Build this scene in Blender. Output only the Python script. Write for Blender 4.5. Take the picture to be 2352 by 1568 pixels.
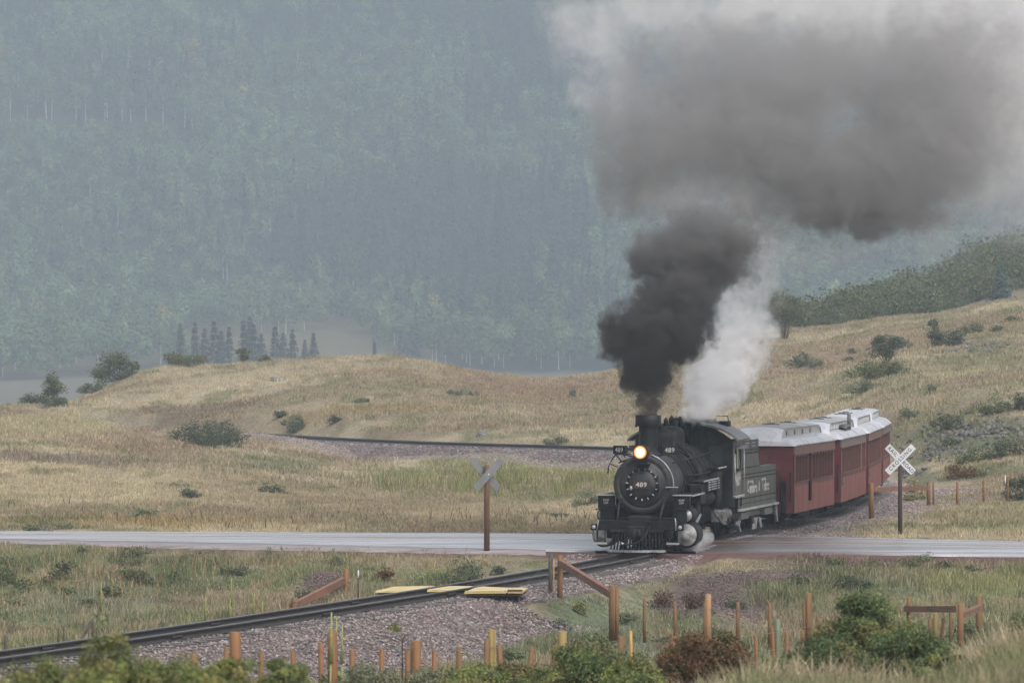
import bpy, math, random
import numpy as np
from mathutils import Vector, Matrix
R = math.radians
for o in list(bpy.data.objects): bpy.data.objects.remove(o)
SC = bpy.context.scene
COL = SC.collection
# ---------------------------------------------------------------- camera
HC, FP = 6.2, 10920.0          # eye height above rail, focal length in units of 1/2352 frame width
cam = bpy.data.cameras.new("camera"); camo = bpy.data.objects.new("camera", cam); COL.objects.link(camo)
cam.sensor_width = 36.0; cam.lens = FP / 2352 * 36.0
cam.clip_start = 0.5; cam.clip_end = 6000
camo.location = (0, 0, HC); camo.rotation_euler = (R(90), 0, 0)
cam.dof.use_dof = True; cam.dof.focus_distance = 143; cam.dof.aperture_fstop = 5.0
SC.camera = camo
SC.render.resolution_x = 1024; SC.render.resolution_y = 682
# ---------------------------------------------------------------- world, sun, exposure
SUN_EL, SUN_AZ = R(52), R(150)     # azimuth of the light's origin, clockwise from +Y
w = bpy.data.worlds.new("World"); SC.world = w; w.use_nodes = True
nt = w.node_tree; nt.nodes.clear()
sky = nt.nodes.new("ShaderNodeTexSky"); sky.sky_type = 'NISHITA'; sky.sun_disc = False
sky.sun_elevation = SUN_EL; sky.sun_rotation = SUN_AZ
sky.air_density = 1.0; sky.dust_density = 6.0; sky.ozone_density = 1.0; sky.altitude = 0
hs = nt.nodes.new("ShaderNodeHueSaturation"); hs.inputs['Saturation'].default_value = 0.3
bg = nt.nodes.new("ShaderNodeBackground"); bg.inputs['Strength'].default_value = 0.15
wo = nt.nodes.new("ShaderNodeOutputWorld")
nt.links.new(sky.outputs[0], hs.inputs['Color']); nt.links.new(hs.outputs[0], bg.inputs['Color']); nt.links.new(bg.outputs[0], wo.inputs['Surface'])
sl = bpy.data.lights.new("sun", 'SUN'); sl.energy = 0.6; sl.angle = R(30); sl.color = (1, 0.96, 0.9)
so = bpy.data.objects.new("sun", sl); COL.objects.link(so)
sd = Vector((math.sin(SUN_AZ) * math.cos(SUN_EL), math.cos(SUN_AZ) * math.cos(SUN_EL), math.sin(SUN_EL)))
so.rotation_euler = sd.to_track_quat('Z', 'Y').to_euler()
SC.view_settings.view_transform = 'Standard'; SC.view_settings.look = 'None'
SC.view_settings.exposure = 0.70; SC.view_settings.gamma = 1.0
SC.view_settings.use_curve_mapping = False
cy = SC.cycles
cy.use_denoising = True; cy.max_bounces = 8; cy.diffuse_bounces = 2; cy.glossy_bounces = 2; cy.transmission_bounces = 2
cy.volume_bounces = 5; cy.transparent_max_bounces = 8; cy.caustics_reflective = False; cy.caustics_refractive = False
cy.use_adaptive_sampling = True; cy.adaptive_threshold = 0.02
cy.volume_step_rate = 0.7; cy.volume_max_steps = 256

# ---------------------------------------------------------------- helpers
def tag(o, label=None, cat=None, group=None, kind=None):
    if label: o['label'] = label
    if cat: o['category'] = cat
    if group: o['group'] = group
    if kind: o['kind'] = kind
    return o
def empty(name, loc, rz=0.0):
    o = bpy.data.objects.new(name, None); o.location = loc; o.rotation_euler = (0, 0, rz); COL.objects.link(o)
    o.empty_display_size = 0.2
    return o
def np_mesh(name, V, F, mats, colors=None, midx=None, smooth=False):
    """V (n,3); F (m,k) ints, all the same corner count"""
    V = np.asarray(V, dtype=np.float32); F = np.asarray(F, dtype=np.int32)
    me = bpy.data.meshes.new(name)
    me.vertices.add(len(V)); me.vertices.foreach_set("co", V.ravel())
    k = F.shape[1]
    me.loops.add(F.size); me.loops.foreach_set("vertex_index", F.ravel())
    me.polygons.add(len(F)); me.polygons.foreach_set("loop_start", np.arange(0, F.size, k, dtype=np.int32))
    for m in (mats if isinstance(mats, (list, tuple)) else [mats]): me.materials.append(m)
    if midx is not None: me.polygons.foreach_set("material_index", np.asarray(midx, dtype=np.int32))
    if smooth: me.polygons.foreach_set("use_smooth", np.ones(len(F), dtype=bool))
    if colors is not None:
        at = me.color_attributes.new("tint", 'FLOAT_COLOR', 'POINT')
        c = np.ones((len(V), 4), dtype=np.float32); c[:, :3] = colors
        at.data.foreach_set("color", c.ravel())
    me.update(calc_edges=True)
    return me
def link(name, me, parent=None, loc=None):
    o = bpy.data.objects.new(name, me); COL.objects.link(o)
    if parent is not None: o.parent = parent
    if loc is not None: o.location = loc
    return o

class MB:
    """collects primitives into one mesh"""
    def __init__(s): s.v = []; s.f = []; s.sm = []
    def add(s, vs, fs, smooth=False):
        b = len(s.v); s.v += [tuple(v) for v in vs]
        for f in fs: s.f.append(tuple(b + i for i in f)); s.sm.append(smooth)
        return s
    def box(s, x0, x1, y0, y1, z0, z1, bev=0.0):
        if x0 > x1: x0, x1 = x1, x0
        b = min(bev, (x1-x0)*.45, (y1-y0)*.45, (z1-z0)*.45)
        if b <= 0:
            vs = [(x, y, z) for z in (z0, z1) for x, y in ((x0, y0), (x1, y0), (x1, y1), (x0, y1))]
            return s.add(vs, [(3,2,1,0), (4,5,6,7), (0,1,5,4), (1,2,6,5), (2,3,7,6), (3,0,4,7)])
        vs = []
        for z, i in ((z0, b), (z0+b, 0), (z1-b, 0), (z1, b)):
            for x, y in ((x0+b, y0), (x1-b, y0), (x1, y0+b), (x1, y1-b), (x1-b, y1), (x0+b, y1), (x0, y1-b), (x0, y0+b)):
                xx = min(max(x, x0+i), x1-i); yy = min(max(y, y0+i), y1-i); vs.append((xx, yy, z))
        fs = [tuple(range(7, -1, -1)), tuple(range(24, 32))]
        for k in range(3):
            for j in range(8): fs.append((k*8+j, k*8+(j+1) % 8, k*8+8+(j+1) % 8, k*8+8+j))
        return s.add(vs, fs)
    def lathe(s, prof, origin=(0,0,0), axis='y', n=24, cap=True, sx=1.0, smooth=True):
        """prof: list of (axial, radius)"""
        vs = []; fs = []
        for a, r in prof:
            for i in range(n):
                t = 2*math.pi*i/n; c, d = r*math.cos(t), r*math.sin(t)
                p = {'y': (c*sx, a, d), 'z': (c*sx, d, a), 'x': (a, c, d)}[axis]
                vs.append((p[0]+origin[0], p[1]+origin[1], p[2]+origin[2]))
        for k in range(len(prof)-1):
            for i in range(n):
                j = (i+1) % n; q = (k*n+i, k*n+j, k*n+n+j, k*n+n+i)
                fs.append(q if axis == 'z' else q[::-1] if axis == 'y' else q)
        s.add(vs, fs, smooth)
        if cap:
            b = len(s.v) - len(vs)
            s.f.append(tuple(b+i for i in range(n))); s.sm.append(False)
            s.f.append(tuple(b+(len(prof)-1)*n+i for i in range(n))); s.sm.append(False)
        return s
    def tube(s, pts, r, n=8, r2=None, smooth=True):
        pts = [Vector(p) for p in pts]; m = len(pts); vs = []; fs = []
        up = Vector((0, 0, 1))
        for k, p in enumerate(pts):
            d = (pts[min(k+1, m-1)] - pts[max(k-1, 0)]).normalized()
            a = d.cross(up) if abs(d.z) < .95 else d.cross(Vector((1, 0, 0)))
            a.normalize(); b = d.cross(a)
            rr = r if r2 is None else r + (r2 - r)*k/(m-1)
            for i in range(n):
                t = 2*math.pi*i/n; vs.append(p + a*rr*math.cos(t) + b*rr*math.sin(t))
        for k in range(m-1):
            for i in range(n): j = (i+1) % n; fs.append((k*n+i, k*n+j, k*n+n+j, k*n+n+i))
        s.add(vs, fs, smooth)
        b = len(s.v) - len(vs)
        s.f.append(tuple(b+i for i in range(n))[::-1]); s.sm.append(False)
        s.f.append(tuple(b+(m-1)*n+i for i in range(n))); s.sm.append(False)
        return s
    def beam(s, a, b, w, h):
        a, b = Vector(a), Vector(b); d = (b-a).normalized()
        sd = d.cross(Vector((0, 0, 1))); sd = sd.normalized() if sd.length > .01 else Vector((1, 0, 0))
        u = sd.cross(d)
        vs = [p + sd*i*w/2 + u*j*h/2 for p in (a, b) for i, j in ((-1,-1), (1,-1), (1,1), (-1,1))]
        return s.add(vs, [(0,1,2,3), (7,6,5,4), (0,4,5,1), (1,5,6,2), (2,6,7,3), (3,7,4,0)])
    def prism(s, poly, a0, a1, axis='x'):
        """poly of 2-D points extruded along an axis: x -> (y,z) points; y -> (x,z) points; z -> (x,y) points"""
        n = len(poly); vs = []
        for a in (a0, a1):
            for p, q in poly: vs.append({'x': (a, p, q), 'y': (p, a, q), 'z': (p, q, a)}[axis])
        fs = [tuple(range(n-1, -1, -1)), tuple(range(n, 2*n))]
        for i in range(n): j = (i+1) % n; fs.append((i, j, n+j, n+i))
        return s.add(vs, fs)
    def build(s, name, mat, parent=None, loc=None):
        me = bpy.data.meshes.new(name); me.from_pydata(s.v, [], s.f)
        me.polygons.foreach_set("use_smooth", s.sm)
        me.materials.append(mat); me.update(); me.validate()
        import bmesh
        bm = bmesh.new(); bm.from_mesh(me); bmesh.ops.recalc_face_normals(bm, faces=bm.faces); bm.to_mesh(me); bm.free()
        return link(name, me, parent, loc)

def text(name, body, size, mat, parent, loc, rot, depth=0.004, sx=1.0, shear=0.0, spacing=1.0, bold=0.0):
    c = bpy.data.curves.new(name, 'FONT'); c.body = body; c.size = size; c.extrude = depth; c.align_x = 'CENTER'; c.align_y = 'CENTER'
    c.shear = shear; c.space_character = spacing; c.offset = bold
    t = bpy.data.objects.new(name + "_src", c); COL.objects.link(t)
    dg = bpy.context.evaluated_depsgraph_get(); me = bpy.data.meshes.new_from_object(t.evaluated_get(dg))
    bpy.data.objects.remove(t); bpy.data.curves.remove(c)
    me.transform(Matrix.Scale(sx, 4, (1, 0, 0))); me.name = name
    me.materials.clear(); me.materials.append(mat)
    o = link(name, me, parent, loc); o.rotation_euler = rot
    return o

# ---------------------------------------------------------------- materials
def newmat(name):
    m = bpy.data.materials.new(name); m.use_nodes = True; n = m.node_tree; n.nodes.clear()
    return m, n, n.nodes.new("ShaderNodeOutputMaterial")
def pmat(name, col, rough=0.7, metal=0.0, var=0.25, scale=4.0, bump=0.0, bscale=30.0, stain=None, stainamt=0.4, stainscale=2.0, stretch=(1,1,1), spec=0.5, rvar=0.0):
    m, n, out = newmat(name); L = n.links.new
    b = n.nodes.new("ShaderNodeBsdfPrincipled"); L(b.outputs[0], out.inputs[0])
    b.inputs['Metallic'].default_value = metal; b.inputs['Roughness'].default_value = rough
    b.inputs['Specular IOR Level'].default_value = spec
    tc = n.nodes.new("ShaderNodeTexCoord"); mp = n.nodes.new("ShaderNodeMapping"); mp.inputs['Scale'].default_value = stretch
    L(tc.outputs['Object'], mp.inputs[0])
    nz = n.nodes.new("ShaderNodeTexNoise"); nz.inputs['Scale'].default_value = scale; nz.inputs['Detail'].default_value = 5
    L(mp.outputs[0], nz.inputs['Vector'])
    r = n.nodes.new("ShaderNodeMapRange"); r.inputs[1].default_value = .3; r.inputs[2].default_value = .7
    r.inputs[3].default_value = 1-var; r.inputs[4].default_value = 1+var; L(nz.outputs[0], r.inputs[0])
    mx = n.nodes.new("ShaderNodeMix"); mx.data_type = 'RGBA'; mx.blend_type = 'MULTIPLY'; mx.inputs[0].default_value = 1
    mx.inputs[6].default_value = (*col, 1); L(r.outputs[0], mx.inputs[7])
    cur = mx.outputs[2]
    if stain:
        n2 = n.nodes.new("ShaderNodeTexNoise"); n2.inputs['Scale'].default_value = stainscale; n2.inputs['Detail'].default_value = 6
        L(mp.outputs[0], n2.inputs['Vector'])
        r2 = n.nodes.new("ShaderNodeMapRange"); r2.inputs[1].default_value = .48; r2.inputs[2].default_value = .66; r2.inputs[4].default_value = stainamt
        L(n2.outputs[0], r2.inputs[0])
        m2 = n.nodes.new("ShaderNodeMix"); m2.data_type = 'RGBA'; m2.inputs[7].default_value = (*stain, 1)
        L(r2.outputs[0], m2.inputs[0]); L(cur, m2.inputs[6]); cur = m2.outputs[2]
    L(cur, b.inputs['Base Color'])
    if rvar:
        r3 = n.nodes.new("ShaderNodeMapRange"); r3.inputs[1].default_value = .3; r3.inputs[2].default_value = .7
        r3.inputs[3].default_value = max(.02, rough-rvar); r3.inputs[4].default_value = min(1, rough+rvar); L(nz.outputs[0], r3.inputs[0]); L(r3.outputs[0], b.inputs['Roughness'])
    if bump:
        n3 = n.nodes.new("ShaderNodeTexNoise"); n3.inputs['Scale'].default_value = bscale; n3.inputs['Detail'].default_value = 4; L(mp.outputs[0], n3.inputs['Vector'])
        bp = n.nodes.new("ShaderNodeBump"); bp.inputs['Strength'].default_value = bump; bp.inputs['Distance'].default_value = .02
        L(n3.outputs[0], bp.inputs['Height']); L(bp.outputs[0], b.inputs['Normal'])
    return m
def tintmat(name, rough=0.9, transl=0.0, nscale=0.0, nvar=0.2, spec=0.2, bump=0.0):
    """colour comes from the mesh's own per-leaf / per-patch tint"""
    m, n, out = newmat(name); L = n.links.new
    a = n.nodes.new("ShaderNodeAttribute"); a.attribute_name = "tint"; cur = a.outputs['Color']
    if nscale:
        g = n.nodes.new("ShaderNodeNewGeometry")
        nz = n.nodes.new("ShaderNodeTexNoise"); nz.inputs['Scale'].default_value = nscale; nz.inputs['Detail'].default_value = 7; L(g.outputs['Position'], nz.inputs['Vector'])
        r = n.nodes.new("ShaderNodeMapRange"); r.inputs[1].default_value = .3; r.inputs[2].default_value = .7
        r.inputs[3].default_value = 1-nvar; r.inputs[4].default_value = 1+nvar; L(nz.outputs[0], r.inputs[0])
        mx = n.nodes.new("ShaderNodeMix"); mx.data_type = 'RGBA'; mx.blend_type = 'MULTIPLY'; mx.inputs[0].default_value = 1
        L(cur, mx.inputs[6]); L(r.outputs[0], mx.inputs[7]); cur = mx.outputs[2]
    b = n.nodes.new("ShaderNodeBsdfPrincipled"); b.inputs['Roughness'].default_value = rough; b.inputs['Specular IOR Level'].default_value = spec
    L(cur, b.inputs['Base Color'])
    if bump and nscale:
        bp = n.nodes.new("ShaderNodeBump"); bp.inputs['Strength'].default_value = bump; bp.inputs['Distance'].default_value = .1
        L(nz.outputs[0], bp.inputs['Height']); L(bp.outputs[0], b.inputs['Normal'])
    if transl:
        t = n.nodes.new("ShaderNodeBsdfTranslucent"); L(cur, t.inputs['Color'])
        ms = n.nodes.new("ShaderNodeMixShader"); ms.inputs[0].default_value = transl
        L(b.outputs[0], ms.inputs[1]); L(t.outputs[0], ms.inputs[2]); L(ms.outputs[0], out.inputs[0])
    else: L(b.outputs[0], out.inputs[0])
    return m

# ---------------------------------------------------------------- numpy noise
def hsh(ix, iy, s):
    h = (ix.astype(np.int64)*374761393 + iy.astype(np.int64)*668265263 + s*2147483647) & 0xffffffff
    h = ((h ^ (h >> 13))*1274126177) & 0xffffffff
    h = (h ^ (h >> 16)) & 0xffffff
    return h / float(0xffffff)
def vn(x, y, s=0):
    ix = np.floor(x); iy = np.floor(y); fx = x-ix; fy = y-iy
    fx = fx*fx*(3-2*fx); fy = fy*fy*(3-2*fy)
    a = hsh(ix, iy, s); b = hsh(ix+1, iy, s); c = hsh(ix, iy+1, s); d = hsh(ix+1, iy+1, s)
    return (a*(1-fx)+b*fx)*(1-fy) + (c*(1-fx)+d*fx)*fy
def fbm(x, y, s=0, o=4):
    x = np.asarray(x, dtype=np.float64); y = np.asarray(y, dtype=np.float64)
    r = 0; a = .5; t = 0
    for k in range(o): r = r + a*vn(x*2**k+k*17.3, y*2**k+k*9.1, s+k); t += a; a *= .5
    return r/t
def sstep(a, b, x):
    t = np.clip((x-a)/(b-a), 0, 1); return t*t*(3-2*t)
# ---------------------------------------------------------------- the lie of the land
def dpx(x, Y): return (x-1176.0)/FP*Y                    # frame column -> metres across at distance Y
def dpz(y, Y): return HC - (y-784.0)/FP*Y
NEARL = [(0,4.6),(15,4.3),(30,3.3),(42,2.6),(60,1.5),(72,.6),(82,-.4),(92,-.95),(105,-1.1)]
NEARR = [(0,4.6),(15,4.4),(30,3.8),(42,3.3),(50,2.9),(56,2.4),(65,1.3),(80,-.2),(100,-.65),(115,-.9)]
FAR = [(1750,36),(2200,181),(2300,196),(2700,170)]
COLS = {
 0:    NEARL+[(118,-1.15),(128,-.95),(137,-.6),(145,-.1),(157,-.07),(165,-.2),(185,-.35),(210,-.2),(240,.15),(270,.5),(300,1.0),(335,1.8),(365,1.2),(420,-2),(520,-7),(700,-12),(1000,-13),(1300,-8.2),(1450,-6.5),(1560,2),(1650,12),(1690,18)]+FAR,
 400:  NEARL+[(118,-1.2),(128,-1.1),(136,-.8),(143,-.15),(156,-.07),(165,-.2),(185,-.5),(210,-.5),(240,-.3),(270,-.15),(300,.12),(316,.22),(323,.2),(328,.3),(340,1.0),(370,2.6),(400,4.0),(440,3.2),(520,-3),(700,-12),(1000,-13),(1300,-8),(1450,-3),(1600,8),(1660,12.5),(1700,20)]+FAR,
 850:  NEARL+[(118,-1.1),(128,-1.1),(135,-.8),(141,-.15),(156,-.07),(165,-.2),(185,-.6),(210,-.95),(240,-1.2),(265,-1.1),(285,-1.0),(293,-.9),(298,.0),(310,.9),(330,1.9),(360,3.4),(400,4.85),(450,3.6),(520,-2),(700,-10),(1000,-12),(1300,-8),(1450,-2),(1500,1.3),(1600,8.5),(1660,12.5),(1700,20)]+FAR,
 1250: NEARL+[(118,-1.1),(126,-.9),(132,-.7),(137,-.2),(141,-.06),(155,-.07),(165,-.2),(185,-.6),(215,-.95),(245,-1.2),(262,-1.0),(272,-.95),(277,-.6),(284,.2),(300,.6),(340,1.7),(370,2.3),(400,2.95),(450,2),(520,-2),(700,-10),(1000,-12),(1300,-8),(1450,-4),(1600,14),(1700,30)]+FAR,
 1500: NEARL+[(118,-1.15),(126,-.95),(133,-.4),(138,-.08),(153,-.07),(170,-.2),(200,-.35),(240,-.7),(255,-.9),(264,-.85),(270,-.2),(277,.3),(300,1.0),(350,2.5),(400,3.7),(450,4.0),(520,2),(700,-10),(1000,-12),(1300,-8),(1450,-4),(1600,14),(1700,30)]+FAR,
 1800: [(0,4.6),(15,4.35),(30,3.6),(42,3.0),(50,2.5),(58,1.8),(68,.8),(82,-.6),(100,-1.05),(118,-1.1),(126,-.85),(132,-.3),(138,-.08),(152,-.07),(165,-.2),(205,-.1),(240,.6),(270,1.6),(300,2.8),(350,4.8),(400,6.6),(450,7.4),(520,6.5),(700,-5),(1000,-12),(1300,-8),(1450,-4),(1600,14),(1700,30)]+FAR,
 2100: [(0,4.6),(15,4.4),(30,3.7),(42,3.0),(50,2.4),(56,1.9),(65,.9),(80,-.3),(100,-.65),(115,-.9)]+[(126,-.75),(132,-.25),(137,-.1),(151,-.1),(160,-.05),(170,-.2),(190,-.35),(208,-.2),(222,.2),(236,1.6),(250,2.6),(300,4.8),(350,6.6),(400,8.1),(450,8.4),(520,10.0),(600,10.8),(700,6),(1000,-8),(1300,-8),(1450,-4),(1600,14),(1700,30)]+FAR,
 2352: NEARR+[(126,-.65),(132,-.2),(137,-.12),(150,-.12),(158,.0),(170,-.05),(190,-.25),(205,0),(220,1.0),(235,3.0),(250,3.6),(270,4.2),(300,5.3),(350,7.3),(400,9.6),(450,9.9),(520,13.2),(600,16.2),(700,14),(1000,-5),(1300,-8),(1450,-4),(1600,14),(1700,30)]+FAR,
}
CX = np.array(sorted(COLS)); CU = (CX-1176.0)/FP
def z_raw(X, Y):
    X = np.asarray(X, float); Y = np.asarray(Y, float)
    u = X/np.maximum(Y, 12.0)
    zs = np.stack([np.interp(Y, [p[0] for p in COLS[c]], [p[1] for p in COLS[c]]) for c in CX])
    i = np.clip(np.searchsorted(CU, u)-1, 0, len(CU)-2)
    t = np.clip((u-CU[i])/(CU[i+1]-CU[i]), 0, 1); t = t*t*(3-2*t)
    zz = zs[i, np.arange(len(u))]*(1-t) + zs[i+1, np.arange(len(u))]*t
    return zz
def z_nat(X, Y):
    X = np.asarray(X, float).ravel(); Y = np.asarray(Y, float).ravel()
    s = np.clip(Y*.012, .6, 20)          # soften the profile's kinks
    z = (z_raw(X, Y-s) + 2*z_raw(X, Y) + z_raw(X, Y+s))/4
    z = z + (fbm(X/7, Y/7, 3)-.5)*.35*sstep(20, 60, Y)
    far = sstep(200, 320, Y); z = z + (fbm(X/22, Y/30, 5)-.5)*1.0*far
    mt = sstep(1450, 1800, Y); z = z + (fbm(X/90, Y/160, 9, 3)-.5)*26*mt
    rk = sstep(212, 232, Y)*sstep(262, 246, Y)*sstep(.082, .098, X/np.maximum(Y, 12)); z = z + (fbm(X/2.2, Y/2.5, 21)-.4)*1.2*rk
    # spoil heaps beside the line
    for hx, hy, rx, ry, hh in HEAPS: z = z + hh*np.exp(-((X-hx)/rx)**2-((Y-hy)/ry)**2)
    return z
HEAPS = [(dpx(1630,121),121,1.1,3.4,.6), (dpx(735,133),133,1.3,4,.5), (dpx(1500,114),114,1.6,3.5,.25)]
# ---- railway centre line
TP = [(-39,22),(-31,41),(-23.2,60),(-16.2,78),(-9.75,95.4),(-7.25,102.6),(-3.45,114),(.25,126),(3.5,138.2),(5.6,149.5),(7.55,158.5),(9.95,169.5),(12.25,182),(14.0,194.5),(15.2,205),(16.0,218),(15.6,232),(13.6,248),(10.6,262),(6.4,274.5),(-4.7,289.6),(-11.5,303),(-18,318.7),(-23.6,329),(-31,339),(-40,346),(-52,352),(-70,357)]
def catmull(P, n=40):
    P = np.array(P, float); P = np.vstack([2*P[0]-P[1], P, 2*P[-1]-P[-2]]); out = []
    for i in range(1, len(P)-2):
        for k in range(n):
            t = k/n; a, b, c, d = P[i-1], P[i], P[i+1], P[i+2]
            out.append(.5*((2*b)+(-a+c)*t+(2*a-5*b+4*c-d)*t*t+(-a+3*b-3*c+d)*t**3))
    out.append(P[-2]); return np.array(out)
TC = catmull(TP)
ARC = np.concatenate([[0], np.cumsum(np.hypot(*np.diff(TC, axis=0).T))])
def resamp(step):
    s = np.arange(0, ARC[-1], step)
    return np.stack([np.interp(s, ARC, TC[:, 0]), np.interp(s, ARC, TC[:, 1])], 1), s
TS, TSs = resamp(1.0)
TT = np.gradient(TS, axis=0); TT /= np.linalg.norm(TT, axis=1)[:, None]
def rail_z(Y, s=None): return np.interp(Y, [0, 60, 90, 200, 260, 400], [.0, .0, .0, 0, .08, .1])
def d_track(X, Y):
    """signed distance to the centre line (+ = to the right looking along it) and the index of the nearest sample"""
    d = np.full(len(X), 99.0); idx = np.zeros(len(X), int)
    sel = np.where((Y > 15) & (Y < 375) & (X > -80) & (X < 26))[0]
    for k in range(0, len(sel), 20000):
        q = sel[k:k+20000]
        dd = (X[q, None]-TS[None, :, 0])**2 + (Y[q, None]-TS[None, :, 1])**2
        i = dd.argmin(1); t = TT[i]; rx = X[q]-TS[i, 0]; ry = Y[q]-TS[i, 1]
        d[q] = (rx*t[:, 1]-ry*t[:, 0]); idx[q] = i
        far = np.sqrt(dd.min(1)) > np.abs(d[q])+1.5; d[q[far]] = 99
    return d, idx
def road_near(X): return np.interp(X, [-200,-15.9,-6.3,2.4,14.9,200], [205,148.2,144.7,141.0,138.7,104])
def road_far(X): return np.interp(X, [-200,-60,-16.8,2.6,16.1,200], [190,167,156.4,154.2,149.8,97])
def road_z(X, Y): return np.interp(X, [-60,-10,0,10,20,60], [-.05,-.02,-.02,-.03,-.12,-.6])
BW = 1.45
def ground_z(X, Y):
    X = np.asarray(X, float).ravel(); Y = np.asarray(Y, float).ravel()
    z = z_nat(X, Y)
    rn, rf = road_near(X), road_far(X)
    dr = np.maximum(np.maximum(rn-Y, Y-rf), 0)
    bed = road_z(X, Y)-.03
    m = Y < 400
    z = np.where(m, np.clip(z, bed-.02-np.maximum(dr-1.2, 0)*.35, bed+np.maximum(dr-.8, 0)*.3), z)
    z = np.where(m & (dr < .5), bed, z)
    d, i = d_track(X, Y); ad = np.abs(d)
    rk_ = sstep(.8, 6.0, dr); tb = rail_z(Y)-.42*rk_-.07*(1-rk_)
    on = (ad < 14)
    zc = np.clip(z, tb-np.maximum(ad-2.0, 0)*.5*(.3+.7*rk_), tb+np.maximum(ad-2.3, 0)*.6)
    z = np.where(on & (dr > 1.0), zc, z)
    return z
def gz(x, y): return float(ground_z([x], [y])[0])
def hit(x, y, y0=26.0, y1=2500.0):
    """where the line of sight through frame point (x, y) first meets the ground -> (X, Y, z)"""
    Y = y0*np.exp(np.linspace(0, 1, 2600)*math.log(y1/y0)); X = dpx(x, Y); zl = dpz(y, Y); zg = ground_z(X, Y)
    k = np.where(zl <= zg)[0]
    k = k[0] if len(k) else len(Y)-1
    return float(X[k]), float(Y[k]), float(zg[k])

# ---- colour of the ground cover: patches measured on the land
STRAW = np.array((.42,.355,.235)); OLIVE = np.array((.17,.17,.085)); RUST = np.array((.235,.16,.105)); GREEN = np.array((.095,.115,.055)); SAGE = np.array((.17,.20,.14))
BROWN = np.array((.12,.085,.055)); TAN = np.array((.285,.23,.15)); GOLD = np.array((.36,.25,.08)); YGRN = np.array((.20,.205,.085)); CINDER = np.array((.11,.05,.045)); SOIL = np.array((.07,.058,.054)); LGRN = np.array((.16,.175,.085))
PATCH = [ # frame x, y, half widths, colour, strength
 (130,975,170,36,YGRN*.6+STRAW*.6,.7),(100,1050,260,16,BROWN*1.1,.75),(300,1030,200,14,RUST*.7+BROWN*.4,.5),(450,945,170,16,BROWN*1.25,.75),(420,970,170,14,BROWN*1.3,.6),
 (860,1045,240,16,RUST,.7),(1150,1050,250,14,YGRN,.6),(1100,1080,330,20,YGRN*.8+OLIVE*.3,.75),(640,1070,100,20,GREEN*1.2,.5),(250,1130,300,28,STRAW,.65),(1000,1165,300,30,TAN,.5),
 (300,1200,420,12,GOLD*.85,.55),(110,1195,120,12,GREEN*1.1,.6),(900,1200,500,14,TAN*.9,.5),(850,940,230,10,GOLD*.7,.6),(500,890,200,12,STRAW*1.1,.6),(700,850,300,14,STRAW,.5),(1000,990,300,16,RUST*.9,.4),
 (1300,900,250,25,RUST*1.1,.6),(1250,1140,150,25,OLIVE,.4),(1900,820,350,30,RUST,.55),(2150,700,250,15,RUST*1.1,.55),(1850,880,200,25,STRAW*.9,.45),(2150,920,200,20,STRAW*.85,.5),(2000,870,120,30,OLIVE,.5),(2300,830,160,28,OLIVE*1.05,.65),
 (2240,1000,170,50,GREEN*1.05+SOIL*.4,.95),(2230,950,130,16,GREEN*1.2,.8),(2080,1110,60,14,LGRN*.9,.8),(2250,1085,140,18,GREEN*1.2,.7),(2300,1140,90,16,TAN,.7),(2250,1190,200,22,TAN*.6+OLIVE*.6,.8),(2050,1212,320,9,LGRN*1.1,.85),
 # near side of the road
 (150,1290,220,28,LGRN,.7),(420,1330,170,40,GREEN*1.2,.75),(640,1290,150,14,TAN,.5),(650,1370,120,24,TAN*.8+RUST*.2,.6),(200,1400,180,40,SAGE*.8+OLIVE*.3,.6),(500,1400,150,20,OLIVE,.5),(900,1290,150,12,TAN,.5),(1150,1285,120,14,STRAW*.8,.7),(1000,1310,160,12,TAN*.9,.5),
 (1480,1280,100,6,CINDER*1.2,.9),(1640,1300,170,16,STRAW*.85+LGRN*.3,.9),(1625,1378,125,46,SOIL*.8+CINDER*.35,1.0),(1545,1385,40,20,SOIL*.9+CINDER*.4,.5),(1450,1400,80,40,OLIVE*.6+SAGE*.5,.8),(1780,1325,120,10,SOIL*1.3,.7),(1900,1360,200,28,LGRN*.8,.7),(2250,1340,170,30,YGRN*.8+LGRN*.3,.8),(2250,1420,170,25,LGRN*1.1,.6),(1800,1440,170,25,TAN*.9,.7),(2050,1400,120,30,TAN*.6+OLIVE*.6,.6),
 (1400,1500,120,50,SAGE*.7+GREEN*.5,.8),(1370,1430,130,55,SAGE*.6+GREEN*.6,.85),(1150,1500,140,25,GREEN*1.1+SAGE*.3,.7),(1050,1530,140,20,TAN*.5+OLIVE*.6,.5),(870,1520,100,20,OLIVE,.5),(1180,1440,60,9,SOIL*.6,.9),(1000,1455,130,8,SOIL*.55,.95),
 (740,1340,60,30,SOIL+CINDER*.3,.9),(2200,1540,200,40,TAN*1.15,.8),(2000,1300,300,10,SOIL*1.2+CINDER*.4,.6),
]
_P = None
def patches():
    global _P
    if _P is None:
        _P = []
        for x, y, rx, ry, c, s in PATCH:
            X0, Y0, _ = hit(x, y); X1, Y1, _ = hit(x, y-ry*.8); X2, Y2, _ = hit(x, min(y+ry*.8, 1567))
            if Y1-Y0 > Y0*.5: Y1 = Y0*1.2
            _P.append((X0, (Y1+Y2)/2, rx/FP*Y0, max((Y1-Y2)/2*1.25, 1.0), np.array(c), s))
    return _P
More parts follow.
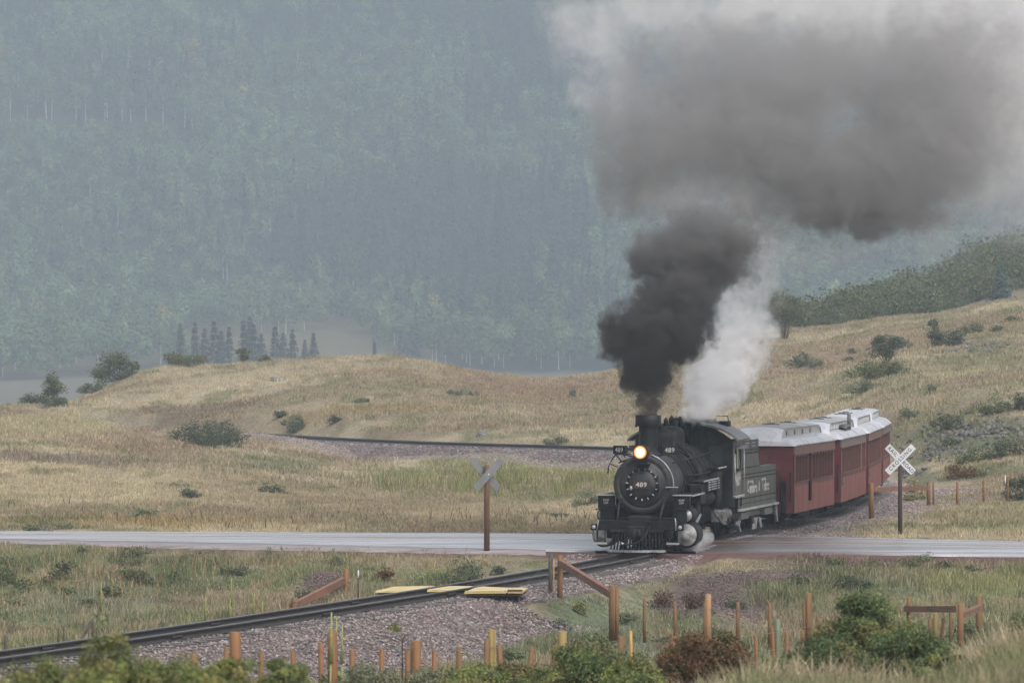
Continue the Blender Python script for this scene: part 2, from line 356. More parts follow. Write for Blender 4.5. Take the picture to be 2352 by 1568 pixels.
def cover(X, Y):
    """ground-cover colour and how grassy the place is"""
    n1 = fbm(X/9, Y/22, 31)[:, None]; n2 = fbm(X/2.2, Y/6, 37)[:, None]; n3 = fbm(X/30, Y/50, 41)[:, None]; n4 = fbm(X/.9, Y/2.0, 43)[:, None]
    base = STRAW*sstep(.35,.6,n1) + TAN*(1-sstep(.35,.6,n1))
    base = base + (OLIVE-base)*sstep(.52,.68,n2)*.75
    base = base + (RUST-base)*sstep(.5,.68,n3)*.6
    nearside = sstep(3, -2, Y-road_near(X))[:, None]
    nb = TAN*.95 + (LGRN-TAN*.95)*sstep(.36,.58,n2) ; nb = nb + (GREEN*1.2-nb)*sstep(.5,.66,n1)*.6; nb = nb + (TAN-nb)*sstep(.5,.62,fbm(X/1.1,Y/2.6,47))[:,None]*.75; nb = nb+(GREEN*.8-nb)*sstep(.6,.68,fbm(X/.8,Y/1.8,48))[:,None]*.7
    base = base + (nb-base)*nearside
    wob = 1+.5*(fbm(X/3, Y/7, 51)-.5)*2
    for px, py, rx, ry, c, s in patches():
        q = np.sqrt(((X-px)/rx)**2 + ((Y-py)/ry)**2)/np.maximum(wob, .3)
        k = (s*sstep(1.25, .55, q))[:, None]
        base = base + (c-base)*k
    base = base*(.78+.44*n4)*(.85+.3*n2)
    mt = sstep(430, 520, Y)[:, None]
    base = base + (np.array((.17,.15,.10))-base)*mt
    base = base + (np.array((.035,.045,.025))-base)*sstep(1446, 1460, Y)[:, None]
    f = .8*(sstep(1440,1500,Y)*sstep(1700,1660,Y))[:, None]*sstep(-.004, -.022, X/np.maximum(Y,1)+.016*(fbm(X/20, Y/30, 22)-.5))[:, None]
    base = base + (np.array((.20,.165,.075))-base)*f
    rn = road_near(X); rf = road_far(X)
    cin = (sstep(2.6+2.2*sstep(0, 4, X), .8+1.2*sstep(0, 4, X), rn-Y)*(Y < rn+.5) + sstep(1.0, .4, Y-rf)*(Y > rf-1)*sstep(-5, 3, X))*(.55+.45*sstep(-10, 2, X))
    cin = np.clip(cin*(.6+.8*fbm(X/.8, Y/1.2, 61)), 0, 1)[:, None]
    base = base + (CINDER*(.8+.6*n4)-base)*cin
    return base
def grassy(X, Y):
    g = np.ones(len(X))
    rn, rf = road_near(X), road_far(X)
    g *= np.clip(np.maximum(sstep(.6+1.2*sstep(0, 4, X), 2.6+2*sstep(0, 4, X), rn-Y+1.2*(fbm(X/1.1, Y/1.1, 71)-.5)), sstep(.15, .9, Y-rf)), 0, 1)
    d, i = d_track(X, Y); ad = np.abs(d)
    lim = np.where(Y < 142, np.where(d > 0, np.where(Y < 120, 3.6, 1.5), 2.2), np.where(Y > 230, np.where(d < 0, 4.9, 2.4), 2.8))
    g *= sstep(0, .8, ad-lim-1.1*(fbm(X/1.3, Y/1.6, 73)-.5))
    for px, py, rx, ry, c, s in patches():
        if c[0] < .135 and abs(c[0]-c[1]) < .06 and c[1] < c[0]*1.02:      # bare soil, cinder
            q = np.sqrt(((X-px)/rx)**2 + ((Y-py)/ry)**2); g *= 1-.97*sstep(1.15, .8, q)*s
    g *= .35+.65*sstep(.28, .5, fbm(X/1.5, Y/2.5, 77))
    return g
M_ground = tintmat("ground_soil", nscale=5.0, nvar=.35, bump=.6)
def build_ground():
    us = np.concatenate([np.linspace(-.42, -.135, 30, endpoint=False), np.linspace(-.135, .135, 420), np.linspace(.135, .42, 31)[1:]])
    ys = [-25.0, -10, 0, 8, 14, 20]
    while ys[-1] < 2700:
        y = ys[-1]; st = .9 if y < 55 else .5 if y < 88 else .3 if y < 165 else .55 if y < 265 else .8 if y < 345 else y*.004 if y < 700 else y*.008
        ys.append(y+st)
    ys = np.array(ys); U, Yg = np.meshgrid(us, ys); Xg = U*(Yg+40)
    X = Xg.ravel(); Y = Yg.ravel(); Z = ground_z(X, Y); C = cover(X, Y)
    nu, ny = len(us), len(ys); a = (np.arange(ny-1)[:, None]*nu + np.arange(nu-1)[None, :]).ravel()
    F = np.stack([a, a+1, a+nu+1, a+nu], 1)
    g = grassy(X, Y)[:, None]; C = C*(.62+.0*g) + (SOIL*1.2)*(1-g)*.25
    me = np_mesh("ground", np.stack([X, Y, Z], 1), F, M_ground, C, smooth=True)
    o = link("ground", me); tag(o, kind='structure')
    return o
build_ground()

# ---------------------------------------------------------------- road
def road_mat():
    m, n, out = newmat("wet_asphalt"); L = n.links.new
    b = n.nodes.new("ShaderNodeBsdfPrincipled"); L(b.outputs[0], out.inputs[0])
    g = n.nodes.new("ShaderNodeNewGeometry"); mp = n.nodes.new("ShaderNodeMapping"); mp.inputs['Scale'].default_value = (.05, 1.1, 1); mp.inputs['Rotation'].default_value = (0, 0, R(12)); L(g.outputs['Position'], mp.inputs[0])
    nz = n.nodes.new("ShaderNodeTexNoise"); nz.inputs['Scale'].default_value = 1.6; nz.inputs['Detail'].default_value = 5; L(mp.outputs[0], nz.inputs['Vector'])
    r = n.nodes.new("ShaderNodeMapRange"); r.inputs[1].default_value = .35; r.inputs[2].default_value = .65; r.inputs[3].default_value = .16; r.inputs[4].default_value = .7; L(nz.outputs[0], r.inputs[0]); L(r.outputs[0], b.inputs['Roughness'])
    nf = n.nodes.new("ShaderNodeTexNoise"); nf.inputs['Scale'].default_value = 25; nf.inputs['Detail'].default_value = 3; L(g.outputs['Position'], nf.inputs['Vector'])
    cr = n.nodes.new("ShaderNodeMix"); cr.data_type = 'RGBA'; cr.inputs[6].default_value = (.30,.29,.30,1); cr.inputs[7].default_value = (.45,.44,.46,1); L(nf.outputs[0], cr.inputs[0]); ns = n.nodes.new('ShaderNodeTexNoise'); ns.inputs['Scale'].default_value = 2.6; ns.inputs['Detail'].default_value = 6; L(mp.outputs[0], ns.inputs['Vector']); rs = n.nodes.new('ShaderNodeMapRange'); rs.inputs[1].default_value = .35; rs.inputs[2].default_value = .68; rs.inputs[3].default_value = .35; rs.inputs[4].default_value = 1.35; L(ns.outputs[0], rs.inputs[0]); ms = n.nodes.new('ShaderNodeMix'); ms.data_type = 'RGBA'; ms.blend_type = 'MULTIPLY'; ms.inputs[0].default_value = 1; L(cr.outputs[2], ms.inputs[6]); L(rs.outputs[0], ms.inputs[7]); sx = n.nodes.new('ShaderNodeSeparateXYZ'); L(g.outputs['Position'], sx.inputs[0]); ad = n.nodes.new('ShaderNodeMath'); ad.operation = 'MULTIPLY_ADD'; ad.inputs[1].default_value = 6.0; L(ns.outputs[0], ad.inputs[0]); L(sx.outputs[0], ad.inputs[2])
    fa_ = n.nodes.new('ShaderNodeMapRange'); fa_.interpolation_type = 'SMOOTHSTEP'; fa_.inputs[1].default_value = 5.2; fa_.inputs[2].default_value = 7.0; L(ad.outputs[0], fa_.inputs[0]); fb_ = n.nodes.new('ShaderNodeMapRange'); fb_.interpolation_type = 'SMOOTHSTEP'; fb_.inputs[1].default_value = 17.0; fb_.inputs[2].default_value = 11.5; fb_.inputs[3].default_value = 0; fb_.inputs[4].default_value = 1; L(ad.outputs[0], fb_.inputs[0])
    mm_ = n.nodes.new('ShaderNodeMath'); mm_.operation = 'MULTIPLY'; L(fa_.outputs[0], mm_.inputs[0]); L(fb_.outputs[0], mm_.inputs[1]); mc = n.nodes.new('ShaderNodeMix'); mc.data_type = 'RGBA'; mc.inputs[7].default_value = (.075,.05,.046,1); L(mm_.outputs[0], mc.inputs[0]); L(ms.outputs[2], mc.inputs[6]); L(mc.outputs[2], b.inputs['Base Color'])  # train's dark red-brown reflection painted into the base colour beside the crossing
    b.inputs['IOR'].default_value = 1.5; b.inputs['Coat Weight'].default_value = .55; b.inputs['Coat Roughness'].default_value = .24
    bp = n.nodes.new("ShaderNodeBump"); bp.inputs['Strength'].default_value = .25; bp.inputs['Distance'].default_value = .01; L(nf.outputs[0], bp.inputs['Height']); L(bp.outputs[0], b.inputs['Normal'])
    return m
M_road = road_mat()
def strip(name, xs, f0, f1, lift, mat, kind='structure', ny=14, parent=None):
    xs = np.array(xs, float); skirt = ny > 2; t = np.concatenate([[0], np.linspace(.004, .996, ny), [1]]) if skirt else np.linspace(0, 1, ny)
    X = np.repeat(xs, len(t)); Y = np.concatenate([f0(x)+(f1(x)-f0(x))*t for x in xs]); 
    tt = np.tile(t, len(xs)); Z = road_z(X, Y)+lift+(.05*np.sin(tt*math.pi) if ny > 3 else -.10*(1-tt)**2 if ny == 3 else 0)-(.16*((tt == 0) | (tt == 1)) if skirt else 0)
    n = len(xs); ny = len(t); a = (np.arange(n-1)[:, None]*ny+np.arange(ny-1)[None, :]).ravel()
    F = np.stack([a, a+ny, a+ny+1, a+1], 1)
    o = link(name, np_mesh(name, np.stack([X, Y, Z], 1), F, mat), parent)
    if kind: tag(o, kind=kind)
    return o
M_shoulder = pmat("wet_gravel_shoulder", (.21,.185,.185), .7, var=.4, scale=6, stretch=(.15,1,1), stain=(.2,.19,.19), stainamt=.5, stainscale=1.2, rvar=.2)
strip("road_shoulder", np.arange(-70, 1.5, 1.0), lambda x: road_near(x)-1.3, lambda x: road_near(x)+.02+max(0, -x-3)*.09, .034, M_shoulder, ny=3)
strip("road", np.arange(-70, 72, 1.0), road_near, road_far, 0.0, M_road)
def rcen(x, k): return road_near(x)+(road_far(x)-road_near(x))*k
M_wline = pmat("worn_white_line", (.5,.5,.48), .5, var=.4, scale=6); M_yline = pmat("worn_yellow_line", (.42,.25,.10), .5, var=.5, scale=5)
def rz_at(k): return .05*math.sin(math.pi*k)+.006
for nm, k0, wdt, mt in (("edge_line", .12, .10, M_wline), ("edge_line", .93, .10, M_wline), ("centre_line", .52, .09, M_yline), ("centre_line", .55, .09, M_yline)):
    strip("road_"+nm, np.arange(-70, 72, 1.0), lambda x, k=k0: rcen(x, k), lambda x, k=k0, w=wdt: rcen(x, k)+w, rz_at(k0), mt, ny=2)

# ---------------------------------------------------------------- railway: ballast, sleepers, rails
def tint_stone(rng, n):
    c = np.array([(.30,.25,.24),(.24,.19,.185),(.36,.31,.30),(.16,.14,.14),(.27,.20,.18),(.44,.41,.40)])
    return c[rng.choice(6, n, p=[.3,.25,.14,.14,.12,.05])]*rng.uniform(.7, 1.2, (n, 1))*.82
M_ballast = tintmat("ballast_bed", nscale=14, nvar=.5, bump=1.0); M_stone = tintmat("crushed_stone", rough=.75, spec=.35)
def track_frame(s):
    x = np.interp(s, TSs, TS[:, 0]); y = np.interp(s, TSs, TS[:, 1]); tx = np.interp(s, TSs, TT[:, 0]); ty = np.interp(s, TSs, TT[:, 1])
    l = np.hypot(tx, ty); return x, y, tx/l, ty/l
def ballast_prof(o):   # height below rail top across the bed
    return np.interp(np.abs(o), [0, .6, 1.4, 2.0, 3.0, 4.2, 5.5], [-.20, -.20, -.24, -.42, -.85, -1.1, -1.25])
def build_ballast():
    s = np.arange(2, TSs[-1]-2, .5); offs = np.array([-5.5,-4.6,-3.6,-3,-2.4,-2,-1.7,-1.4,-1,-.6,0,.6,1,1.4,1.7,2,2.4,3,3.6,4.6])
    x, y, tx, ty = track_frame(s); S, O = np.meshgrid(s, offs, indexing='ij')
    X = x[:, None]+ty[:, None]*O; Y = y[:, None]-tx[:, None]*O
    Z = rail_z(Y)+ballast_prof(O)+(fbm(X*2, Y*2, 81)-.5)*.06
    dr = np.maximum(np.maximum(road_near(X)-Y, Y-road_far(X)), 0); q = sstep(.3, 5.5, dr); Z = Z-np.where((O > 2.0) & (Y > 117) & (Y < 150), .3*(O-2.0), 0); Z = np.where(dr < .3, -.14-.3*(np.abs(O) > 1.2), Z*q+(-.13-.03*np.abs(O)-.12*np.maximum(np.abs(O)-1.5, 0))*(1-q))
    n, k = X.shape; a = (np.arange(n-1)[:, None]*k+np.arange(k-1)[None, :]).ravel(); F = np.stack([a, a+1, a+k+1, a+k], 1)
    rng = np.random.default_rng(5); C = tint_stone(rng, X.size)*.6
    o = link("ballast", np_mesh("ballast", np.stack([X.ravel(), Y.ravel(), Z.ravel()], 1), F, M_ballast, C, smooth=True)); tag(o, kind='stuff', label="pinkish grey crushed stone bed under the railway line", cat="gravel")
OCT = np.array([(1,0,0),(-1,0,0),(0,1,0),(0,-1,0),(0,0,1),(0,0,-1)], float); OCF = np.array([(0,2,4),(2,1,4),(1,3,4),(3,0,4),(2,0,5),(1,2,5),(3,1,5),(0,3,5)])
def stones(name, P, size, C, mat, seed=1):
    rng = np.random.default_rng(seed); n = len(P)
    jit = OCT[None]*rng.uniform(.6, 1.3, (n, 6, 3)) + rng.normal(0, .18, (n, 6, 3))
    a = rng.uniform(0, 6.28, n); c, s_ = np.cos(a), np.sin(a)
    jx = jit[..., 0]*c[:, None]-jit[..., 1]*s_[:, None]; jy = jit[..., 0]*s_[:, None]+jit[..., 1]*c[:, None]
    V = np.stack([jx, jy, jit[..., 2]*.7], -1)*size[:, None, None]+P[:, None]
    F = (OCF[None]+(np.arange(n)*6)[:, None, None]).reshape(-1, 3)
    return np_mesh(name, V.reshape(-1, 3), F, mat, np.repeat(C, 6, 0))
def build_stones():
    rng = np.random.default_rng(7); Ps = []; 
    def band(s0, s1, n, omin, omax):
        s = rng.uniform(s0, s1, n); o = rng.uniform(omin, omax, n)
        x, y, tx, ty = track_frame(s); X = x+ty*o; Y = y-tx*o
        z = np.maximum(rail_z(Y)+ballast_prof(o), ground_z(X, Y)-.01)
        ok = ((o < 1.9+.0*o) | (Y < 119) | (Y > 150)) & ((Y < road_near(X)-1.2) | (Y > road_far(X)+.8)) & ~((np.abs(o) < 1.3) & (z > -.15)) & (np.abs(X/np.maximum(Y,1)) < .14)
        Ps.append(np.stack([X, Y, z+rng.uniform(0, .03, n)], 1)[ok])
    sa = float(np.interp(84, TS[:60, 1], TSs[:60])); sb = float(np.interp(141, TS[:160, 1], TSs[:160])); i5 = int(np.argmin(np.abs(TS[:, 1]-206)+(TS[:, 0] < 10)*99))
    band(sa, sb, 60000, -2.2, 4.2); band(sa, sa+18, 6000, 4.0, 6.0); band(sb+12, TSs[i5], 22000, -1.5, 5.5); band(TSs[i5], TSs[-1]-30, 42000, -4.6, 2.2)
    P = np.vstack(Ps); n = len(P); size = rng.uniform(.022, .05, n)*np.where(P[:, 1] > 200, 1.7, 1.0)
    o = link("ballast_stones", stones("ballast_stones", P, size, tint_stone(rng, n), M_stone)); tag(o, kind='stuff', label="loose pink and grey ballast stones beside the railway line", cat="gravel")
    # stones and rubble on the spoil heaps and the road shoulder
    Q = []
    for x, y, rx, ry, n in ((1625,1372,95,35,2400),(1170,1440,110,14,1500),(1080,1475,110,9,900),(740,1340,60,30,1600),(1800,1325,170,14,2200),(2050,1300,300,10,1500)):
        X0, Y0, _ = hit(x, y); X1, Y1, _ = hit(x, y-ry); X2, Y2, _ = hit(x, y+ry)
        a = rng.normal(0, .5, (n, 2)); X = X0+a[:, 0]*rx/FP*Y0; Y = (Y1+Y2)/2+a[:, 1]*(Y1-Y2)/2
        ok = Y < road_near(X)-1; Q.append(np.stack([X, Y, ground_z(X, Y)+.01], 1)[ok])
    P = np.vstack(Q); n = len(P); o = link("loose_gravel", stones("loose_gravel", P, rng.uniform(.02, .055, n), tint_stone(rng, n)*np.array((.50,.43,.42)), M_stone, 3)); tag(o, kind='stuff', label="loose grey gravel scattered on the dark spoil heaps", cat="gravel")
build_ballast(); build_stones()
M_rail = pmat("rusty_rail_steel", (.035,.029,.027), .6, .3, var=.3, scale=3, rvar=.12); M_railtop = pmat("polished_rail_head", (.42,.43,.46), .22, .9, var=.1)
M_tie = pmat("weathered_sleeper", (.07,.062,.06), .55, var=.35, scale=8, bump=.4)
track = empty("railway_track", (0, 0, 0)); tag(track, "steel railway line curving from the near slope over the wet road and round the meadow", "railway track")
def sweep(name, off, prof, mat, parent, s0=3.0, s1=None, step=1.0, tip=None):
    s = np.arange(s0, (s1 or TSs[-1]-3), step); x, y, tx, ty = track_frame(s); V = []; k = len(prof)
    for p, q in prof: V.append(np.stack([x+ty*(off+p), y-tx*(off+p), rail_z(y)+q], 1))
    V = np.stack(V, 1).reshape(-1, 3); n = len(s); F = []
    i = np.arange(n-1)
    for j in range(k): jj = (j+1) % k; F.append(np.stack([i*k+j, i*k+jj, (i+1)*k+jj, (i+1)*k+j], 1))
    return link(name, np_mesh(name, V, np.vstack(F), mat), parent)
RP = [(-.035,-.002),(-.035,-.04),(-.01,-.05),(-.01,-.135),(-.065,-.15),(-.065,-.16),(.065,-.16),(.065,-.15),(.01,-.135),(.01,-.05),(.035,-.04),(.035,-.002)]
for sd_ in (-1, 1):
    r_ = sweep("rail", sd_*.475, RP, M_rail, track)
    sweep("running_surface", sd_*.475, [(-.028,-.001),(.028,-.001),(.028,.006),(-.028,.006)], M_railtop, r_)
tie_me = MB().box(-1.22, 1.22, -.11, .11, -.34, -.165, .012); tie0 = tie_me.build("sleeper", M_tie, track)
i84 = float(np.interp(86, TS[:60, 1], TSs[:60])); rngt = random.Random(4); tie_list = np.arange(i84, TSs[-1]-6, .6); used = 0; extra = MB()
for s in tie_list:
    x, y, tx, ty = [float(q) for q in track_frame(s)]
    if road_near(x)-1.2 < y < road_far(x)+.8: continue
    if abs(x/y) > .125: continue
    if used < 95:
        o = tie0 if used == 0 else tie0.copy()
        if used: COL.objects.link(o); o.parent = track
        o.location = (x, y, float(rail_z(y))+rngt.uniform(-.012, .008)); o.rotation_euler = (0, 0, math.atan2(-tx, ty)+rngt.uniform(-.02, .02)); used += 1
    else:
        c, sn = ty, -tx; vs = []
        for vx, vy, vz in tie_me.v: vs.append((x+vx*c-vy*sn, y+vx*sn+vy*c, float(rail_z(y))+vz))
        extra.add(vs, tie_me.f)
e = extra.build("far_sleepers", M_tie, track); e['kind'] = 'stuff'
jb = MB().box(-.02, .02, -.3, .3, -.115, -.055, .01)
for k in (-.22, -.08, .08, .22): jb.tube([(-.045, k, -.085), (.045, k, -.085)], .016, 6)
jb0 = None
for sd_, s_first in ((-1, i84+4.0), (1, i84+8.5)):
    for q in range(9):
        s = s_first+q*9.0; x, y, tx, ty = [float(v) for v in track_frame(s)]
        if y > 138: break
        off = sd_*.475+.03
        if jb0 is None: jb0 = jb.build("joint_bar", M_rail, track); o = jb0
        else: o = jb0.copy(); COL.objects.link(o); o.parent = track
        o.location = (x+ty*off, y-tx*off, 0); o.rotation_euler = (0, 0, math.atan2(-tx, ty))
# timber and rubber crossing panels at the road
xing = MB()
M_panel = pmat("wet_crossing_timber", (.06,.04,.038), .25, var=.4, scale=3, rvar=.15)
s_in = None
for s in TSs:
    x, y, tx, ty = [float(v) for v in track_frame(s)]
    if road_near(x)-.6 < y < road_far(x)+.3 and 135 < y < 160: s_in = s if s_in is None else s_in; s_out = s
for a, b in ((-1.5, -.53), (-.39, -.01), (.01, .39), (.53, 1.5)):
    sweep("crossing_panel", 0, [(a, -.10), (b, -.10), (b, .018), (a, .018)], M_panel, track, s_in, s_out, .9)
# ---------------------------------------------------------------- grass as stuff
M_grass = tintmat("grass_blades", transl=.3, spec=.25)
def blades(name, X, Y, h, wd, C, seed, label):
    rng = np.random.default_rng(seed); n = len(X); Z = ground_z(X, Y)-.02
    a = rng.uniform(-.9, .9, n); lean = rng.normal(0, .32, (n, 2))
    bx, by = np.cos(a)*wd/2, np.sin(a)*wd/2
    P = np.empty((n, 5, 3)); hx = lean[:, 0]*h; hy = lean[:, 1]*h
    P[:, 0] = np.stack([X-bx, Y-by, Z], 1); P[:, 1] = np.stack([X+bx, Y+by, Z], 1)
    P[:, 2] = np.stack([X+bx*.75+hx*.35, Y+by*.75+hy*.35, Z+h*.6], 1); P[:, 3] = np.stack([X-bx*.75+hx*.35, Y-by*.75+hy*.35, Z+h*.6], 1)
    P[:, 4] = np.stack([X+hx, Y+hy, Z+h], 1)
    i = (np.arange(n)*5)[:, None]
    Q = np.concatenate([np.concatenate([i, i+1, i+2], 1), np.concatenate([i, i+2, i+3], 1), np.concatenate([i+3, i+2, i+4], 1)])
    me = np_mesh(name, P.reshape(-1, 3), Q, M_grass, np.repeat(C, 5, 0))
    o = link(name, me); tag(o, kind='stuff', label=label, cat="grass"); return o
def wedge(rng, n, y0, y1, um=.118):
    Y = np.sqrt(rng.uniform(y0**2, y1**2, n)); return rng.uniform(-um, um, n)*Y, Y
def grass_zone(name, seed, y0, y1, n, h0, h1, wd, label, um=.150):
    rng = np.random.default_rng(seed); X, Y = wedge(rng, n//4, y0, y1, um)
    X = np.repeat(X, 4)+rng.normal(0, wd*3, n//4*4); Y = np.repeat(Y, 4)+rng.normal(0, wd*3, n//4*4)
    keep = rng.uniform(0, 1, len(X)) < grassy(X, Y); X, Y = X[keep], Y[keep]
    C = cover(X, Y)*rng.uniform(.7, 1.35, (len(X), 1)); s = rng.uniform(0, 1, len(X)) < .18; C[s] = C[s]*.5+STRAW*.6
    hn = fbm(X/1.2, Y/1.6, 91); hh = (h0+(h1-h0)*sstep(.35, .7, hn))*rng.uniform(.5, 1.2, len(X))
    edge = np.clip(np.minimum(np.abs(road_near(X)-Y), np.abs(Y-road_far(X)))/4, .35, 1)
    dt, _ = d_track(X, Y); edge = edge*np.clip((np.abs(dt)-2)/3, .4, 1)
    blades(name, X, Y, hh*edge, wd*rng.uniform(.6, 1.4, len(X)), C, seed, label)
grass_zone("grass", 10, 26, 48, 88900, .10, .30, .010, "short dry grass on the bank right below the viewpoint")
grass_zone("grass", 11, 46, 96, 139700, .12, .40, .016, "mixed green and straw grass on the near slope below the fence")
grass_zone("grass", 12, 94, 147, 330200, .10, .34, .022, "green and straw grass between the road and the railway")
grass_zone("grass", 13, 148, 235, 482600, .08, .25, .030, "tan and olive meadow grass just beyond the wet road")
grass_zone("grass", 14, 232, 440, 533400, .10, .32, .052, "pale straw grass covering the low hill")
def seedheads():
    rng = np.random.default_rng(15); X, Y = wedge(rng, 16000, 48, 72); k = (X/Y > .03) & (rng.uniform(0, 1, len(X)) < .8); X, Y = X[k], Y[k]
    blades("grass", X, Y, rng.uniform(.25, .6, len(X)), rng.uniform(.006, .014, len(X)), (STRAW*1.1)[None]*rng.uniform(.7, 1.2, (len(X), 1)), 16, "tall straw seed stalks on the near bank")
    X, Y = wedge(rng, 60000, 205, 262, .118); xd = X/Y*FP+1176; k = (rng.uniform(0, 1, len(X)) < sstep(.38, .62, fbm(X/1.2, Y/6, 5))*.5*np.exp(-np.clip(np.abs((xd-1230)/330), 0, 9)**3)*np.exp(-((Y-238)/15)**4))
    X, Y = X[k], Y[k]
    blades("tall_weeds", X, Y, rng.uniform(.4, 1.15, len(X)), rng.uniform(.02, .05, len(X)), YGRN[None]*rng.uniform(.6, 1.3, (len(X), 1)), 17, "tall yellow green weeds in front of the far ballast bank")
seedheads()
def stalks():
    rng = np.random.default_rng(18); X, Y = wedge(rng, 3000, 158, 190, .118); xd = X/Y*FP+1176
    k = (xd < 1420) & (rng.uniform(0, 1, len(X)) < .75*sstep(.45, .7, fbm(X/2.5, Y/4, 6))*np.where(Y < 172, 1, .35)*sstep(1.0, 3.0, Y-road_far(X))); X, Y = X[k], Y[k]
    blades("dry_stalks", X, Y, rng.uniform(.2, .6, len(X)), rng.uniform(.02, .04, len(X)), np.array((.09,.06,.04))[None]*rng.uniform(.6, 1.6, (len(X), 1)), 19, "dark brown dry weed stalks in the grass just beyond the road")
    X, Y = wedge(rng, 9000, 96, 140, .118); k = (rng.uniform(0, 1, len(X)) < .5*sstep(.48, .7, fbm(X/1.4, Y/3, 7))*grassy(X, Y)) & (X < -1); X, Y = X[k], Y[k]
    blades("dry_stalks", X, Y, rng.uniform(.35, .75, len(X)), rng.uniform(.012, .03, len(X)), np.array((.33,.22,.12))[None]*rng.uniform(.6, 1.3, (len(X), 1)), 20, "tall tan grass stems standing out of the near bank")
stalks()

# ---------------------------------------------------------------- leafy things
M_leaf = tintmat("leaves", transl=.3, spec=.3, rough=.7); M_twig = pmat("twig_bark", (.10,.075,.055), .9, var=.3, scale=20); M_bark = pmat("bark", (.13,.11,.09), .9, var=.3, scale=9, bump=.5)
M_twigred = pmat("reddish_twigs", (.13,.06,.035), .9, var=.3, scale=20); M_aspenbark = pmat("pale_aspen_bark", (.55,.54,.48), .8, var=.25, scale=3)
def quads(C0, size, rng, flat=0.0, nrm=None, jit=.45):
    n = len(C0); a = rng.normal(size=(n, 3)); a[:, 2] *= (1-flat)
    if nrm is not None:
        N = nrm/np.maximum(np.linalg.norm(nrm, axis=1)[:, None], 1e-6)+rng.normal(size=(n, 3))*jit; N /= np.linalg.norm(N, axis=1)[:, None]; a -= (a*N).sum(1)[:, None]*N; a /= np.linalg.norm(a, axis=1)[:, None]; b = np.cross(N, a)
        s = size[:, None]; V = np.stack([C0-a*s*.5, C0+b*s*.42, C0+a*s*.5, C0-b*s*.42], 1); return V.reshape(-1, 3), np.arange(n*4).reshape(-1, 4)
    a /= np.linalg.norm(a, axis=1)[:, None]
    b = rng.normal(size=(n, 3)); b -= (b*a).sum(1)[:, None]*a; b /= np.linalg.norm(b, axis=1)[:, None]
    s = size[:, None]; V = np.stack([C0-a*s*.5, C0+b*s*.32, C0+a*s*.5, C0-b*s*.32], 1)
    return V.reshape(-1, 3), np.arange(n*4).reshape(-1, 4)
def foliage_mesh(name, rng, w, d, h, nclump, nleaf, leaf, cols, shape='dome', spread=.55, lift=0.12):
    """leaf clumps spread through the crown; returns mesh and the clump centres"""
    cs = []
    while len(cs) < nclump:
        p = rng.uniform(-1, 1, 3); p[2] = rng.uniform(0, 1)
        if shape == 'dome': ok = p[0]**2+p[1]**2+(p[2]*.98)**2 < 1 and (p[0]**2+p[1]**2+p[2]**2 > .12)
        elif shape == 'mop': ok = p[0]**2+p[1]**2+((p[2]-.62)/.42)**2 < 1
        else: ok = abs(p[0]) < (1-p[2])*.9+.08
        if ok: cs.append((p[0]*w/2*.86, p[1]*d/2*.86, lift*h+p[2]*h*(1-lift)*.92))
    cs = np.array(cs); r = (w*w*h)**(1/3)/nclump**(1/3)*spread*rng.uniform(.6, 1.3, nclump)
    k = rng.integers(0, nclump, nleaf); dv = rng.normal(size=(nleaf, 3)); dv /= np.linalg.norm(dv, axis=1)[:, None]
    P = cs[k]+dv*(r[k]*rng.uniform(.25, 1.1, nleaf)**.6)[:, None]*np.array((1.15, 1.15, .8)); P[:, 2] = np.maximum(P[:, 2], .01)
    cols = np.array(cols); cc = cols[rng.integers(0, len(cols), nclump)]*rng.uniform(.75, 1.3, (nclump, 1))
    C = cc[k]*rng.uniform(.65, 1.35, (nleaf, 1)); mix = rng.uniform(0, 1, nleaf) < .25; C[mix] = cols[rng.integers(0, len(cols), mix.sum())]
    V, F = quads(P, leaf*rng.uniform(.6, 1.4, nleaf), rng, nrm=dv+np.array((0, 0, .35))+.5*(P-np.array((0, 0, h*.3)))/max(w, h), jit=.6)
    return np_mesh(name, V, F, M_leaf, np.repeat(C, 4, 0)), cs
OAKG = [(.075,.095,.04),(.10,.12,.05),(.06,.075,.035),(.12,.12,.055)]; DKG = [(.055,.07,.04),(.075,.09,.05),(.09,.10,.06)]; BUSHG = [(.13,.16,.05),(.19,.21,.06),(.10,.13,.05),(.24,.22,.08)]
GRYG = [(.10,.12,.075),(.13,.15,.09),(.08,.10,.06)]; BRNB = [(.13,.065,.035),(.10,.07,.035),(.16,.09,.045),(.09,.10,.04)]; ROSE = [(.075,.115,.045),(.10,.14,.055),(.13,.16,.06),(.06,.09,.035),(.17,.15,.06)]
